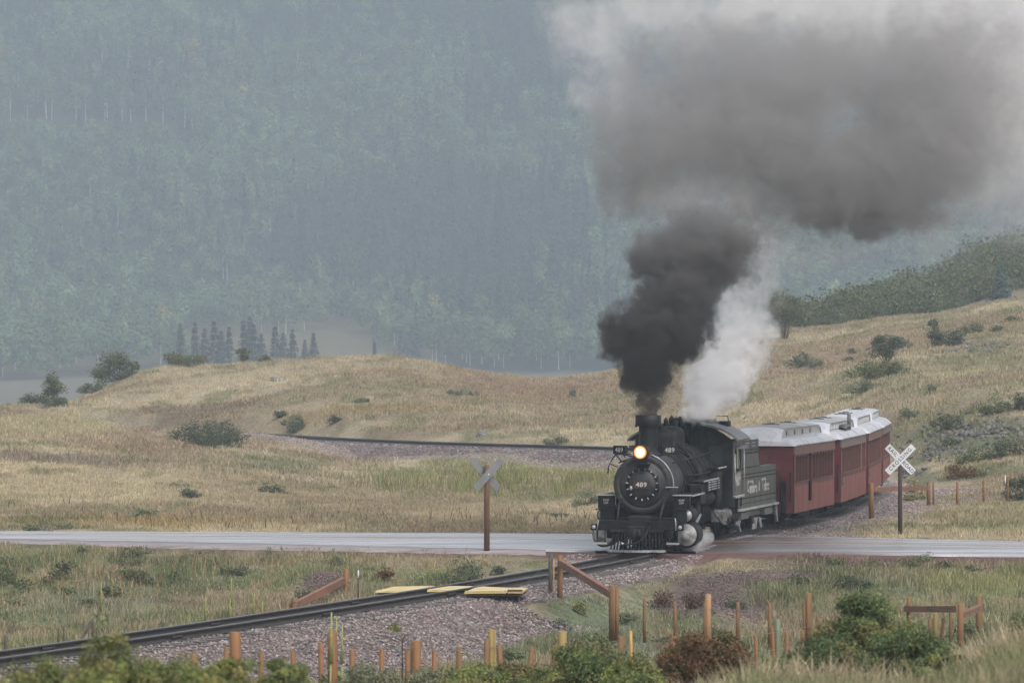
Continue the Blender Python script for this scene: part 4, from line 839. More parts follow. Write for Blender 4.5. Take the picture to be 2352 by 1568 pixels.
def build_engine():
    L = empty("steam_locomotive", (3.58, 138.2, 0), -math.atan(.17))
    tag(L, "black narrow gauge steam locomotive 489 crossing the wet road with its headlamp lit", "steam locomotive")
    def P(mb, name, mat=BLK, parent=L, label=None):
        o = mb.build(name, mat, parent)
        if label: o['label'] = label
        return o
    # pilot: sloping bars fanned to a point, heavy bottom plate
    m = MB()
    for k in range(17):
        x = -.72+.09*k; yb = .06+.28*abs(x)/.8
        if abs(x) < .14 : m.tube([(x, .42, .66), (x*1.02, yb+.1, .30), (x*1.05, yb, .13)], .022, 6); continue
        m.tube([(x*.98, .44, .70), (x*1.02, yb+.14, .42), (x*1.06, yb, .13)], .026, 6)
    m.box(-.78, .78, .36, .46, .64, .72, .01); P(m, "pilot_bars", BLK2)
    m = MB(); m.prism([(-.86,.34),(-.84,.26),(-.1,-.02),(.1,-.02),(.84,.26),(.86,.34)], .07, .135, 'z'); P(m, "pilot_foot_plate", pmat("worn_silver_edge", (.22,.22,.23), .5, .3, var=.4, scale=9))
    m = MB().box(-1.16, 1.16, .40, .64, .70, .98, .015); m.box(-.5, .5, .36, .42, .76, .95, .01); P(m, "pilot_beam", BLK)
    m = MB(); m.box(-.14, .14, .0, .42, .50, .74, .03); m.lathe([(-.14,.02),(-.12,.10),(.10,.12),(.14,.02)], (-.05,-.02,.62), 'z', 14); m.box(-.20, -.10, -.12, .10, .54, .70, .03); m.box(.06, .17, -.08, .10, .54, .70, .03)
    m.box(-.26, .26, .30, .40, .44, .82, .02); P(m, "coupler", BLK2)
    m = MB().tube([(.34,.34,.92),(.40,.26,.86),(.34,.14,.66),(.22,.06,.45),(.0,.0,.34),(-.22,.0,.30),(-.34,.02,.32)], .028, 8); hose = P(m, "air_hose", BLK2)
    m = MB().tube([(-.34,.02,.32),(-.42,.03,.335)], .035, 8); P(m, "hose_coupling", SILV, hose)
    m = MB().tube([(-1.10,.36,1.06),(1.12,.36,1.06)], .014, 6); m.tube([(-1.10,.36,1.06),(-1.13,.36,.9),(-1.15,.36,.72)], .016, 6)
    for x in (-.5, -.05, .4): m.tube([(x, .36, 1.06), (x, .42, .96)], .012, 6)
    lr = P(m, "uncoupling_bar", BLK2)
    m = MB().tube([(1.12,.36,1.06),(1.14,.35,.95),(1.15,.35,.70)], .017, 6); m.tube([(-1.13,.35,1.0),(-1.17,.35,.72)], .017, 6); P(m, "grab_iron", EDGE)
    for s in (-1, 1):
        m = MB().box(s*1.36, s*1.20, .36, .60, .70, .88, .02); m.lathe([(.33,.075),(.37,.085)], (s*1.27,0,.79), 'y', 16); lp = P(m, "marker_lamp", BLK)
        P(MB().lathe([(.318,.02),(.322,.055),(.345,.066)], (s*1.27,0,.79), 'y', 16), "lamp_lens", SILV, lp)
        m = MB()
        for x in (s*.95, s*1.18): m.box(x-.02, x+.02, .42, .46, .34, .72)
        m.box(s*1.24, s*.88, .34, .58, .30, .345, .01); st = P(m, "pilot_step", BLK2); P(MB().box(s*1.25, s*.87, .325, .345, .29, .35), "step_edge", EDGE, st)
        # front step boxes with warning lettering
        m = MB().box(s*.88, s*1.36, 1.78, 2.05, 1.28, 1.66, .012); m.box(s*.86, s*1.28, 1.66, 1.80, .84, 1.27, .012); m.box(s*.84, s*1.42, 1.62, 1.80, 1.255, 1.285, .004)
        bx = P(m, "step_box", BLK)
        P(MB().box(s*.85, s*1.39, 1.74, 2.08, 1.662, 1.69, .004), "step_edge", EDGE, bx)
        t = text("lettering", "KEEP\nOFF", .082, WHT, bx, (s*1.12, 1.775, 1.49), (R(90), 0, 0), .002)
        # diagonal smokebox braces
        P(MB().tube([(s*.62, .66, .96), (s*.66, 1.25, 1.45), (s*.60, 1.62, 1.62)], .035, 8), "smokebox_brace", BLK2)
        # cylinders and valve chests
        m = MB().lathe([(1.98,.10),(2.0,.30),(2.06,.36),(2.12,.375),(3.15,.375),(3.2,.30)], (s*1.24,0,.50), 'y', 28, sx=.92); m.box(s*.62, s*1.2, 2.2, 3.1, .3, 1.35, .05)
        cyl = P(m, "cylinder", BLK2)
        P(MB().lathe([(1.90,.05),(1.90,.13),(1.95,.15),(1.955,.30),(1.985,.335)], (s*1.24,0,.50), 'y', 28, sx=.92), "cylinder_head", pmat("scuffed_pale_metal", (.22,.22,.22), .7, .0, var=.45, scale=5, stain=(.06,.055,.05), stainamt=.8, stainscale=3.5), cyl)
        m = MB().lathe([(2.0,.19),(2.05,.22),(3.1,.22),(3.14,.17)], (s*1.22,0,1.08), 'y', 22); vc = P(m, "valve_chest", BLK2)
        P(MB().lathe([(1.90,.05),(1.905,.09),(1.96,.10),(1.965,.165),(2.0,.185)], (s*1.22,0,1.08), 'y', 22), "valve_cover", SILV, vc)
    # smokebox front
    cz = 2.0; m = MB().lathe([(1.52,.66),(1.50,.70),(1.50,.82),(1.55,.865),(1.60,.87),(4.1,.87),(4.12,.80)], (0,0,cz), 'y', 64); sb = P(m, "smokebox", GRAPH)
    m = MB().lathe([(1.50,.0005),(1.50,.685),(1.53,.69)], (0,0,cz), 'y', 56, cap=False); m.lathe([(1.425,.47),(1.44,.50),(1.49,.56),(1.50,.60)], (0,0,cz), 'y', 56, cap=False); P(m, "front_plate", GRAPH, sb)
    for k in range(28):
        a = 2*math.pi*k/28; m = None
    m = MB()
    for k in range(28):
        a = 2*math.pi*k/28; m.lathe([(1.475,.010),(1.48,.018),(1.5,.02)], (.775*math.cos(a),0,cz+.775*math.sin(a)), 'y', 6)
    P(m, "rivet_ring", BLK2, sb)
    m = MB().lathe([(1.32,.001),(1.325,.14),(1.345,.27),(1.385,.38),(1.42,.42),(1.45,.42)], (0,0,cz), 'y', 48, cap=False); dr = P(m, "smokebox_door", GRAPH)
    m = MB()
    for k in range(15):
        a = math.pi/2+2*math.pi*(k+.5)/15; x, z = .45*math.cos(a), .45*math.sin(a); m.tube([(x*.90,1.395,cz+z*.90),(x*1.08,1.405,cz+z*1.08)], .017, 6); m.lathe([(1.36,.012),(1.37,.024),(1.42,.026)], (x,0,cz+z), 'y', 6)
    P(m, "door_clamps", SILV, dr)
    P(MB().box(.16, .5, 1.40, 1.44, cz+.13, cz+.17).box(.16,.5,1.40,1.44,cz-.14,cz-.10).tube([(.47,1.41,cz-.22),(.47,1.41,cz+.25)], .03, 8), "door_hinge", BLK2, dr)
    P(MB().lathe([(1.30,.01),(1.31,.035),(1.36,.04)], (-.31,0,cz-.10), 'y', 8).box(-.345, -.285, 1.32, 1.36, cz-.16, cz-.04, .01), "door_catch", WHT, dr)
    np_ = P(MB().box(-.235, .235, 1.275, 1.31, cz-.125, cz+.125, .006), "number_plate", PLATE)
    text("lettering", "489", .185, WHT, np_, (0, 1.268, cz), (R(90), 0, 0), .003, sx=1.12, spacing=1.08, bold=.004)
    P(MB().box(-.215,.215,1.268,1.277,cz+.107,cz+.115).box(-.215,.215,1.268,1.277,cz-.115,cz-.107), "plate_border", GRAPH, np_)
    # handrail round the smokebox front
    pts = [(.93*math.cos(a), 1.47, cz+.93*math.sin(a)-.02) for a in np.linspace(R(-4), R(74), 16)]
    P(MB().tube(pts, .017, 8), "handrail", SILV)
    P(MB().box(.70, 1.06, 1.36, 1.56, cz-.085, cz-.06, .004), "handrail_step", EDGE)
    pts = [(-1.03,1.55,cz+.36),(-1.01,1.55,cz+.52),(-.93,1.55,cz+.70),(-.80,1.55,cz+.88),(-.58,1.55,cz+.89),(-.36,1.55,cz+.9)]
    m = MB().tube(pts, .020, 8); m.tube([(-.99,1.55,cz+.62),(-.74,1.6,cz+.50)], .018, 6); m.tube([(-.80,1.55,cz+.88),(-.66,1.6,cz+.70)], .018, 6); m.tube([(-.58,1.55,cz+.89),(-.52,1.6,cz+.78)], .018, 6); m.lathe([(-.03,.01),(0,.035),(.03,.01)], (-1.03,1.55,cz+.35), 'z', 8)
    P(m, "handrail", BLK2)
    # headlamp
    hz = 2.96; m = MB().lathe([(1.02,.215),(1.06,.225),(1.42,.225),(1.46,.12)], (0,0,hz), 'y', 32); m.box(-.16, .16, 1.15, 1.5, hz-.34, hz-.18, .01); m.box(-.24,.24,1.1,1.5,hz-.38,hz-.33,.01); hl = P(m, "headlamp", BLK)
    P(MB().lathe([(.995,.001),(1.0,.12),(1.018,.19)], (0,0,hz), 'y', 32, cap=False), "lamp_glass", LIT, hl)
    for s in (-1, 1):
        nb = empty("number_board", (s*.72, 1.95, 3.0), s*R(38)); nb.parent = L
        b = MB().box(-.27, .27, -.05, .05, -.125, .135, .01).build("board_box", BLK, nb)
        text("lettering", "489", .19, pmat("lit_number_glass", (.42,.42,.40), .4), b, (0, -.055, 0), (R(90), 0, 0), .002, sx=1.1, spacing=1.1)
    P(MB().tube([(-.66,1.8,2.88),(-.3,1.7,2.82),(.3,1.7,2.82),(.66,1.8,2.88)], .025, 6), "number_board_bracket", BLK2)
    # stack
    m = MB().lathe([(2.80,.40),(2.88,.31),(2.98,.275),(3.72,.285)], (0,2.75,0), 'z', 32, cap=False); m.lathe([(3.70,.28),(3.69,.37),(3.72,.385),(4.01,.385),(4.02,.37),(4.02,.30),(3.9,.28)], (0,2.75,0), 'z', 32, cap=False)
    for x in (-.37, .37): m.box(x-.03, x+.03, 2.7, 2.8, 3.66, 3.76)
    P(m, "smokestack", BLK)
    # boiler barrel with bands, domes
    P(MB().lathe([(4.1,.84),(4.15,.885),(7.0,.93),(8.6,1.02),(11.5,1.04)], (0,0,cz+.02), 'y', 48), "boiler", BLK)
    m = MB()
    for y, r in ((4.18,.905),(4.95,.915),(5.7,.925),(6.45,.935),(7.2,.96),(8.0,1.0),(8.7,1.04),(9.5,1.045),(10.3,1.05)): m.lathe([(y-.03,r-.03),(y-.03,r),(y+.03,r),(y+.03,r-.03)], (0,0,cz+.02), 'y', 48, cap=False)
    P(m, "boiler_bands", BLK2)
    m = MB().lathe([(2.75,.46),(2.86,.40),(3.25,.40),(3.42,.38),(3.52,.30),(3.57,.15),(3.575,.001)], (0,5.4,0), 'z', 32, cap=False); sd1 = P(m, "sand_dome", BLK)
    P(MB().lathe([(3.56,.10),(3.62,.10),(3.63,.03)], (0,5.3,0), 'z', 14), "dome_lid", BLK2, sd1)
    m = MB().lathe([(2.85,.5),(2.95,.43),(3.30,.43),(3.46,.40),(3.56,.30),(3.61,.12),(3.615,.001)], (0,7.7,0), 'z', 32, cap=False); P(m, "steam_dome", BLK)
    m = MB()
    for x, y, zt in ((-.22,8.2,3.86),(-.05,8.25,3.92),(.10,8.1,3.80),(.22,8.25,3.90)): m.lathe([(3.0,.05),(zt-.28,.05),(zt-.27,.075),(zt-.08,.075),(zt-.05,.05),(zt,.03)], (x,y,0), 'z', 10)
    m.box(-.42,-.2,8.15,8.19,3.62,3.66); P(m, "safety_valves", BLK2)
    P(MB().lathe([(3.0,.07),(3.62,.07),(3.63,.12),(3.80,.12),(3.82,.06),(3.98,.055),(4.0,.02)], (.30,9.7,0), 'z', 12).box(.12,.3,9.6,9.8,3.3,3.72,.02), "whistle", BLK2)
    P(MB().box(-.1,.55,9.95,10.4,3.45,3.78,.03).tube([(-.3,9.2,3.2),(.2,9.6,3.5),(.5,10.2,3.5)],.04,8), "steam_turret", BLK)
    P(MB().lathe([(3.05,.05),(3.1,.2),(3.35,.14),(3.42,.03)], (-.15,4.25,0), 'z', 16).tube([(-.4,4.25,2.9),(-.4,4.25,3.3),(.1,4.25,3.3),(.1,4.25,2.9)],.03,6), "bell", BLK2)
    # piping and rails on both flanks
    for s in (-1, 1):
        m = MB().tube([(s*.80,2.2,2.62),(s*.86,4.5,2.66),(s*.92,7.0,2.72),(s*.98,10.3,2.76)], .022, 6)
        for y in (3, 4.8, 6.6, 8.4): m.tube([(s*.88, y, 2.66), (s*.72, y, 2.60)], .02, 6)
        P(m, "handrail", BLK2)
        m = MB()
        for k, y in enumerate((5.0, 5.6, 6.4, 7.6)):
            pts = [((.90+.03*k)*s*math.cos(a), y+.6*(1-math.sin(a)), cz+(.94+.02*k)*math.sin(a)) for a in np.linspace(R(75), R(5), 10)]; m.tube(pts, .028, 6)
        m.tube([(s*.5,5.4,3.1),(s*.75,5.9,2.8),(s*.95,6.4,2.3),(s*1.0,6.5,1.7)], .03, 6); m.tube([(s*.96,4.3,2.2),(s*1.0,6.5,2.15),(s*1.12,8.8,2.2),(s*1.12,10.5,2.3)], .035, 6)
        m.tube([(s*.96,4.2,1.95),(s*1.0,7.5,1.55),(s*1.1,9.8,1.6)], .03, 6); P(m, "boiler_piping", BLK2)
        m = MB().box(s*.85, s*1.40, 2.08, 4.9, 1.635, 1.665); m.box(s*.95, s*1.38, 4.9, 8.6, 1.98, 2.01); m.box(s*1.0, s*1.36, 8.6, 10.6, 2.28, 2.31)
        rb = P(m, "running_board", BLK2); P(MB().box(s*1.385, s*1.405, 2.08, 4.9, 1.63, 1.675).box(s*1.365,s*1.385,4.9,8.6,1.975,2.02).box(s*1.345,s*1.365,8.6,10.6,2.275,2.32), "board_edge", EDGE, rb)
        m = MB().box(s*.95, s*1.30, 4.9, 6.1, 1.30, 1.93, .03); m.lathe([(6.3,.2),(6.35,.23),(8.4,.23),(8.45,.2)], (s*1.05,0,1.42), 'y', 20); m.box(s*1.0, s*1.32, 8.7, 9.8, 1.45, 2.2, .03); m.lathe([(1.05,.12),(1.1,.19),(1.55,.19),(1.6,.12),(1.75,.12),(1.8,.17),(2.2,.17)], (s*1.2,9.0,0), 'z', 16)
        P(m, "air_pump_gear", BLK2)
        m = MB()
        for k in range(4): m.tube([(s*1.36, 5.9, 1.70+.075*k), (s*1.36, 8.8, 1.70+.075*k)], .024, 8)
        cp = P(m, "cooling_pipes", pmat("pale_pipe_metal", (.30,.31,.32), .35, .5, var=.3, scale=5))
        P(MB().box(s*1.31,s*1.39,6.6,6.68,1.66,1.97).box(s*1.31,s*1.39,8.1,8.18,1.66,1.97).box(s*1.31,s*1.39,5.86,5.94,1.66,1.97), "pipe_clamps", BLK2, cp)
    # frame, wheels, rods
    P(MB().box(-.95, .95, .7, 1.2, .45, .72, .03).box(-.35, .35, .9, 12.2, .42, 1.1, .03).box(-.7,.7,2.2,3.1,.4,1.5,.05).box(-.75,.75,9.3,11.9,.55,1.5,.04).box(-.9,.9,4.2,9.5,1.1,1.28,.03), "engine_frame", BLK2)
    def wheel(y, r, x, name, wd=.12, spokes=12, cw=False):
        m = MB().lathe([(-wd/2,r-.07),(-wd/2,r),(wd/2,r+.0),(wd/2,r-.07)], (0,0,0), 'x', 36, cap=False); m.lathe([(-wd/2,r-.07),(-wd/2,r-.02),(wd/2,r-.02),(wd/2,r-.07),(-wd/2,r-.07)], (0,0,0), 'x', 36, cap=False)
        m.lathe([(-wd/2-.02,.11),(wd/2+.03,.11)], (0,0,0), 'x', 16)
        for k in range(spokes): a = 2*math.pi*k/spokes; m.beam((0,.08*math.cos(a),.08*math.sin(a)), (0,(r-.05)*math.cos(a),(r-.05)*math.sin(a)), .07, .05)
        if cw: m.prism([(-.3,-.38),(.3,-.38),(.42,-.1),(-.42,-.1)], -.05, .06, 'x')
        o = P(m, name, BLK2); o.location = (x, y, r); return o
    for s in (-1, 1):
        wheel(1.35, .33, s*.53, "pilot_wheel", spokes=8)
        for k in range(4): wheel(4.3+1.32*k, .56, s*.60, "driving_wheel", cw=True)
        wheel(10.4, .36, s*.62, "trailing_wheel", spokes=8)
        P(MB().beam((s*.80,4.3,.36),(s*.80,8.26,.36),.05,.10).beam((s*.90,3.6,.50),(s*.90,6.94,.40),.06,.11).beam((s*1.22,3.15,.5),(s*1.22,3.9,.5),.06,.06).box(s*1.1,s*1.3,3.5,3.95,.40,.62,.02).beam((s*1.28,3.95,.80),(s*1.28,4.9,1.0),.05,.07), "side_rods", SILV)
        P(MB().box(s*1.0,s*1.22,3.3,5.2,.78,.86,.01).beam((s*1.2,4.6,1.25),(s*1.15,5.8,.75),.05,.09).beam((s*1.2,4.95,1.25),(s*1.2,4.85,.45),.05,.12).box(s*1.1,s*1.25,4.6,5.2,1.0,1.4,.03), "valve_gear", BLK2)
    # cab
    y0, y1, hw, zb, ze, zt = 10.75, 13.0, 1.55, 1.36, 3.16, 3.72
    arc = [(hw*1.12*math.sin(a), ze-.02+(zt-ze)*(math.cos(a)-math.cos(R(62)))/(1-math.cos(R(62)))) for a in np.linspace(R(-62), R(62), 17)]; k_ = hw*1.14/arc[-1][0]; arc = [(x*k_, z) for x, z in arc]
    up = [(x, z) for x, z in arc]; lo = [(x*.985, z-.06) for x, z in arc[::-1]]
    m = MB().prism(up+lo, y0-.28, y1+.5, 'y'); rf = P(m, "cab_roof", ROOFB)
    P(MB().prism([(-.55,3.60),(.70,3.60),(.70,3.74),(-.55,3.80)], y0+.5, y1+.2, 'y').box(.6,1.15,y1-.3,y1+.42,3.40,3.68,.01), "roof_hatch", BLK, rf)
    P(MB().tube([(.68,y1+.3,3.65),(.68,y1+.3,3.83),(1.06,y1+.3,3.83),(1.10,y1+.3,3.6)], .018, 6), "roof_handrail", BLK2, rf)
    m = MB()
    wall = [(x*.86, z-.05) for x, z in arc]
    m.prism([(-hw+.02,zb+.8)]+[(-hw+.02,ze-.03)]+wall[1:-1]+[(hw-.02,ze-.03),(hw-.02,zb+.8),(.98,zb+.8),(.98,2.3),(.75,2.75),(.0,3.0),(-.75,2.75),(-.98,2.3),(-.98,zb+.8)], y0, y0+.05, 'y'); P(m, "cab_front", BLK2)
    m = MB().box(.78, 1.20, y0-.01, y0+.06, 2.35, 2.95, .005); P(m, "front_window", DKGLS)
    for s in (-1, 1):
        wx0, wx1 = s*(hw-.04), s*hw; a, b, c, d = y0+.62, y1-.45, 2.20, 2.86
        m = MB().box(wx0,wx1,y0,a,zb,ze).box(wx0,wx1,b,y1,zb,ze).box(wx0,wx1,a,b,zb,c).box(wx0,wx1,a,b,d,ze); m.box(s*(hw-.02), s*(hw+.07), y0-.02, y1+.02, zb-.05, zb, .005); sd_ = P(m, "cab_side", CABG)
        P(MB().box(s*(hw-.03),s*(hw-.015),a+.42,b,c,d), "window_pane", pmat("grey_green_cab_glass", (.16,.19,.18), .15), sd_)
        P(MB().box(s*(hw-.005),s*(hw+.03),a-.05,a,c-.05,d+.05).box(s*(hw-.005),s*(hw+.03),b,b+.05,c-.05,d+.05).box(s*(hw-.005),s*(hw+.03),a,b,d,d+.05).box(s*(hw-.005),s*(hw+.10),a-.05,b+.05,c-.06,c), "window_frame", BLK2, sd_)
        P(MB().box(s*(hw),s*(hw+.09),y0-.02,y1+.02,zb-.055,zb+.005), "board_edge", EDGE, sd_)
        t = text("lettering", "489", .60, WHT, sd_, (s*(hw+.006), (y0+y1)/2+.05, 1.85), (R(90), 0, s*R(90)), .003, sx=1.55, bold=.006)
        P(MB().tube([(s*(hw+.06),y1+.06,2.9),(s*(hw+.08),y1+.06,1.4)], .02, 6), "grab_iron", SILV, sd_); P(MB().tube([(s*(hw+.06),y0-.06,2.7),(s*(hw+.08),y0-.06,1.5)], .018, 6), "grab_iron", SILV, sd_)
        P(MB().prism([(y0+.5,2.93),(y1-.3,2.93),(y1-.2,2.84),(y0+.4,2.84)], s*(hw), s*(hw+.26), 'x'), "window_awning", ROOFB, sd_)
        P(MB().box(s*1.05,s*1.45,y1-.35,y1,.55,.6).box(s*1.05,s*1.45,y1-.35,y1,.90,.94).box(s*1.38,s*1.42,y1-.36,y1-.32,.5,1.35).box(s*1.38,s*1.42,y1-.04,y1,.5,1.35), "cab_steps", BLK2)
        P(MB().tube([(s*1.3,10.8,.9),(s*1.35,11.4,.6),(s*1.2,12.1,.5)], .05, 8).tube([(s*1.1,9.2,1.0),(s*1.3,10.0,.55),(s*1.3,10.9,.5)], .045, 8).box(s*.9,s*1.35,10.2,10.9,.55,.95,.04).lathe([(10.9,.12),(11.0,.18),(11.5,.18),(11.6,.1)],(s*1.25,0,.8),'y',14), "injector", pmat("scaled_pipework", (.12,.12,.12), .5, .2, var=.6, scale=6))
    return L
build_engine()

def truck(parent, y, mat, gauge=.475, sp=.85):
    m = MB()
    for s in (-1, 1):
        m.prism([(y-sp-.22,.36),(y-sp,.56),(y-.35,.60),(y-.25,.34),(y+.25,.34),(y+.35,.60),(y+sp,.56),(y+sp+.22,.36),(y+sp,.28),(y+.3,.20),(y-.3,.20),(y-sp,.28)], s*.72, s*.80, 'x')
    m.box(-.75,.75,y-.16,y+.16,.34,.60,.02); o = m.build("truck_frame", mat, parent)
    for k in (-1, 1):
        w_ = MB()
        for s in (-1, 1): w_.lathe([(s*.40,.10),(s*.40,.36),(s*.43,.365),(s*.435,.33),(s*.53,.32),(s*.53,.10)][::1], (0,y+k*sp,.33), 'x', 24)
        w_.lathe([(-.74,.05),(.74,.05)], (0,y+k*sp,.33), 'x', 10); w_.build("wheel_set", BLK2, o)
def build_tender():
    X0, Y0 = 5.98, 151.5; T = empty("tender", (X0, Y0, 0), -math.atan(.225)); tag(T, "dark grey coal tender lettered in white, coupled between the locomotive and the first red coach", "tender")
    hw = 1.24; Ln = 7.3
    TG = pmat("faded_tender_steel", (.060,.065,.062), .5, var=.22, scale=2.2, stain=(.05,.052,.05), stainamt=.6, stainscale=1.6, stretch=(1,1,.35), rvar=.1)
    prof = [(0,.86),(Ln,.86),(Ln,2.12),(4.35,2.12),(4.0,2.22),(3.75,2.60),(0,2.60)]
    MB().prism(prof, -hw, hw, 'x').build("tank", TG, T)
    for s in (-1, 1):
        m = MB()
        for k in range(4): m.box(s*(hw-.02), s*(hw+.03), .05, 3.7, 2.63+.105*k, 2.71+.105*k)
        for y in (.1, 1.3, 2.5, 3.65): m.box(s*(hw-.06), s*hw, y-.04, y+.04, 2.6, 3.04)
        m.build("coal_boards", pmat("coal_board_planks", (.05,.05,.05), .7, var=.3, scale=5), T)
        m = MB().box(s*hw, s*(hw+.012), 0, 4.1, 2.14, 2.17).box(s*hw, s*(hw+.012), 0, Ln, 1.92, 1.95)
        for z in (1.16, 1.80): m.box(s*hw, s*(hw+.008), 0, Ln, z, z+.03)
        for y in np.arange(.15, Ln, .2):
            for z in (1.175, 1.815, 1.0): m.box(s*hw, s*(hw+.014), y, y+.02, z-.005, z+.02)
        m.build("seams", BLK2, T)
        MB().tube([(s*(hw+.05),.25,.95),(s*(hw+.07),.25,1.6),(s*(hw+.07),.25,2.45),(s*(hw+.05),.18,2.5)], .022, 6).build("grab_iron", BLK2, T); MB().tube([(s*(hw+.05),Ln-.06,1.0),(s*(hw+.05),Ln-.06,1.9)], .02, 6).build("grab_iron", BLK2, T)
        MB().box(s*(hw-.02), s*(hw+.09), -.05, Ln+.1, .79, .86, .005).build("sill_edge", EDGE, T)
        MB().box(s*(hw-.22), s*(hw-.1), .1, Ln, .55, .79).box(s*(hw-.1), s*(hw+.03), .5, 1.9, .52, .74).box(s*(hw-.1), s*(hw+.03), 4.9, 6.4, .52, .74).build("frame_rail", pmat("grey_tender_frame", (.08,.085,.083), .55, var=.3, scale=4), T)
    # white wordmark: tall initials with sweeping flags
    for s in (-1, 1):
        wm = empty("wordmark", (s*(hw+.006), 3.55, 1.50), s*R(90)); wm.parent = T
        if s < 0: wm.rotation_euler = (0, 0, R(-90))
        dy = 0
        text("lettering", "C", .52, WHT, wm, (-1.72, 0, .02), (R(90),0,0), .003, sx=.72, bold=.012)
        text("lettering", "umbres", .46, WHT, wm, (-.70, 0, -.04), (R(90),0,0), .003, sx=1.02, bold=.012, spacing=1.02)
        text("lettering", "&", .44, WHT, wm, (.40, 0, -.02), (R(90),0,0), .003, sx=.8, bold=.010)
        text("lettering", "T", .50, WHT, wm, (1.08, 0, .03), (R(90),0,0), .003, sx=.7, bold=.012)
        text("lettering", "oltec", .46, WHT, wm, (1.80, 0, -.04), (R(90),0,0), .003, sx=1.05, bold=.012)
        MB().prism([(-1.55,.20),(-.86,.22),(-.70,.14),(-1.30,.16)], -.004, .004, 'y').prism([(.78,.20),(1.62,.24),(1.72,.15),(.95,.17)], -.004, .004, 'y').build("flourish", WHT, wm)
    m = MB(); rng = random.Random(3)
    for i in range(110):
        x, y = rng.uniform(-1.0, 1.0), rng.uniform(.2, 3.5); r = rng.uniform(.09, .2); z = 2.72+.30*math.cos(x*1.3)*math.cos((y-1.8)*.75)+rng.uniform(-.05,.08)
        m.add([(x+r*rng.uniform(.6,1.2)*a, y+r*rng.uniform(.6,1.2)*b, z+r*rng.uniform(.5,1)*c) for a, b, c in OCT], [tuple(f) for f in OCF])
    m.box(-1.15, 1.15, .1, 3.7, 2.55, 2.78); m.build("coal_load", COAL, T)
    MB().box(-.9,.9,4.3,7.1,2.12,2.16).lathe([(2.14,.28),(2.32,.28),(2.34,.2)], (0,5.8,0), 'z', 18).build("tank_deck", BLK2, T)
    for y in (1.4, 5.8): truck(T, y, BLK2)
    SSM = pmat("silver_grey_steps", (.17,.175,.175), .6, .2, var=.45, scale=6)
    for s in (-1, 1):
        MB().prism([(Ln-.2,.78),(Ln+.15,.78),(Ln+.22,.45),(Ln+.35,.22),(Ln+.15,.20),(Ln-.05,.42),(Ln-.25,.70)], s*1.18, s*1.26, 'x').build("corner_step", SSM, T)
        MB().prism([(.2,.50),(.55,.50),(.35,.30),(.75,.12),(.35,.16),(.1,.36)], s*1.14, s*1.24, 'x').build("side_brace", SSM, T)
    MB().prism([(3.0,.50),(3.7,.48),(3.45,.14),(3.0,.12),(3.2,.3)], 1.16, 1.24, 'x').prism([(3.9,.50),(4.3,.46),(4.6,.15),(4.3,.12),(4.05,.32)], 1.16, 1.24, 'x').build("journal_guards", SILV, T)
    MB().box(-.12,.12,Ln,Ln+.55,.45,.68,.02).build("coupler", BLK2, T)
    MB().box(-.25,.25,Ln+.0,Ln+.06,.9,2.3).build("rear_ladder", BLK2, T)
build_tender()

REDS = pmat("weathered_red_coach_paint", (.168,.042,.038), .5, var=.16, scale=1.6, stain=(.17,.085,.075), stainamt=.5, stainscale=1.3, stretch=(1,1,.3), rvar=.1)
REDF = pmat("faded_brown_red_fascia", (.14,.065,.056), .5, var=.16, scale=1.6, stretch=(1,1,.3)); REDF2 = pmat("greyed_fascia", (.13,.10,.092), .55, var=.16, scale=1.6)
REDE = pmat("deep_red_coach_end", (.10,.016,.018), .5, var=.25, scale=2, stain=(.07,.02,.02), stainamt=.5); REDI = pmat("dark_red_coach_inside", (.085,.022,.022), .6, var=.2)
SILR = pmat("silver_painted_roof", (.44,.44,.475), .32, .15, var=.06, scale=1.5, stain=(.28,.27,.27), stainamt=.6, stainscale=1.2, rvar=.08); CLER = pmat("grey_clerestory_side", (.34,.35,.35), .5, var=.1, scale=3); SOOT = pmat("sooty_roof_top", (.22,.22,.225), .6, var=.2, scale=1.2, stain=(.4,.4,.41), stainamt=.5, stainscale=.8)
POST = pmat("window_post_red", (.10,.042,.036), .55, var=.15)
NPL = pmat("black_car_plate", (.015,.015,.015), .5)
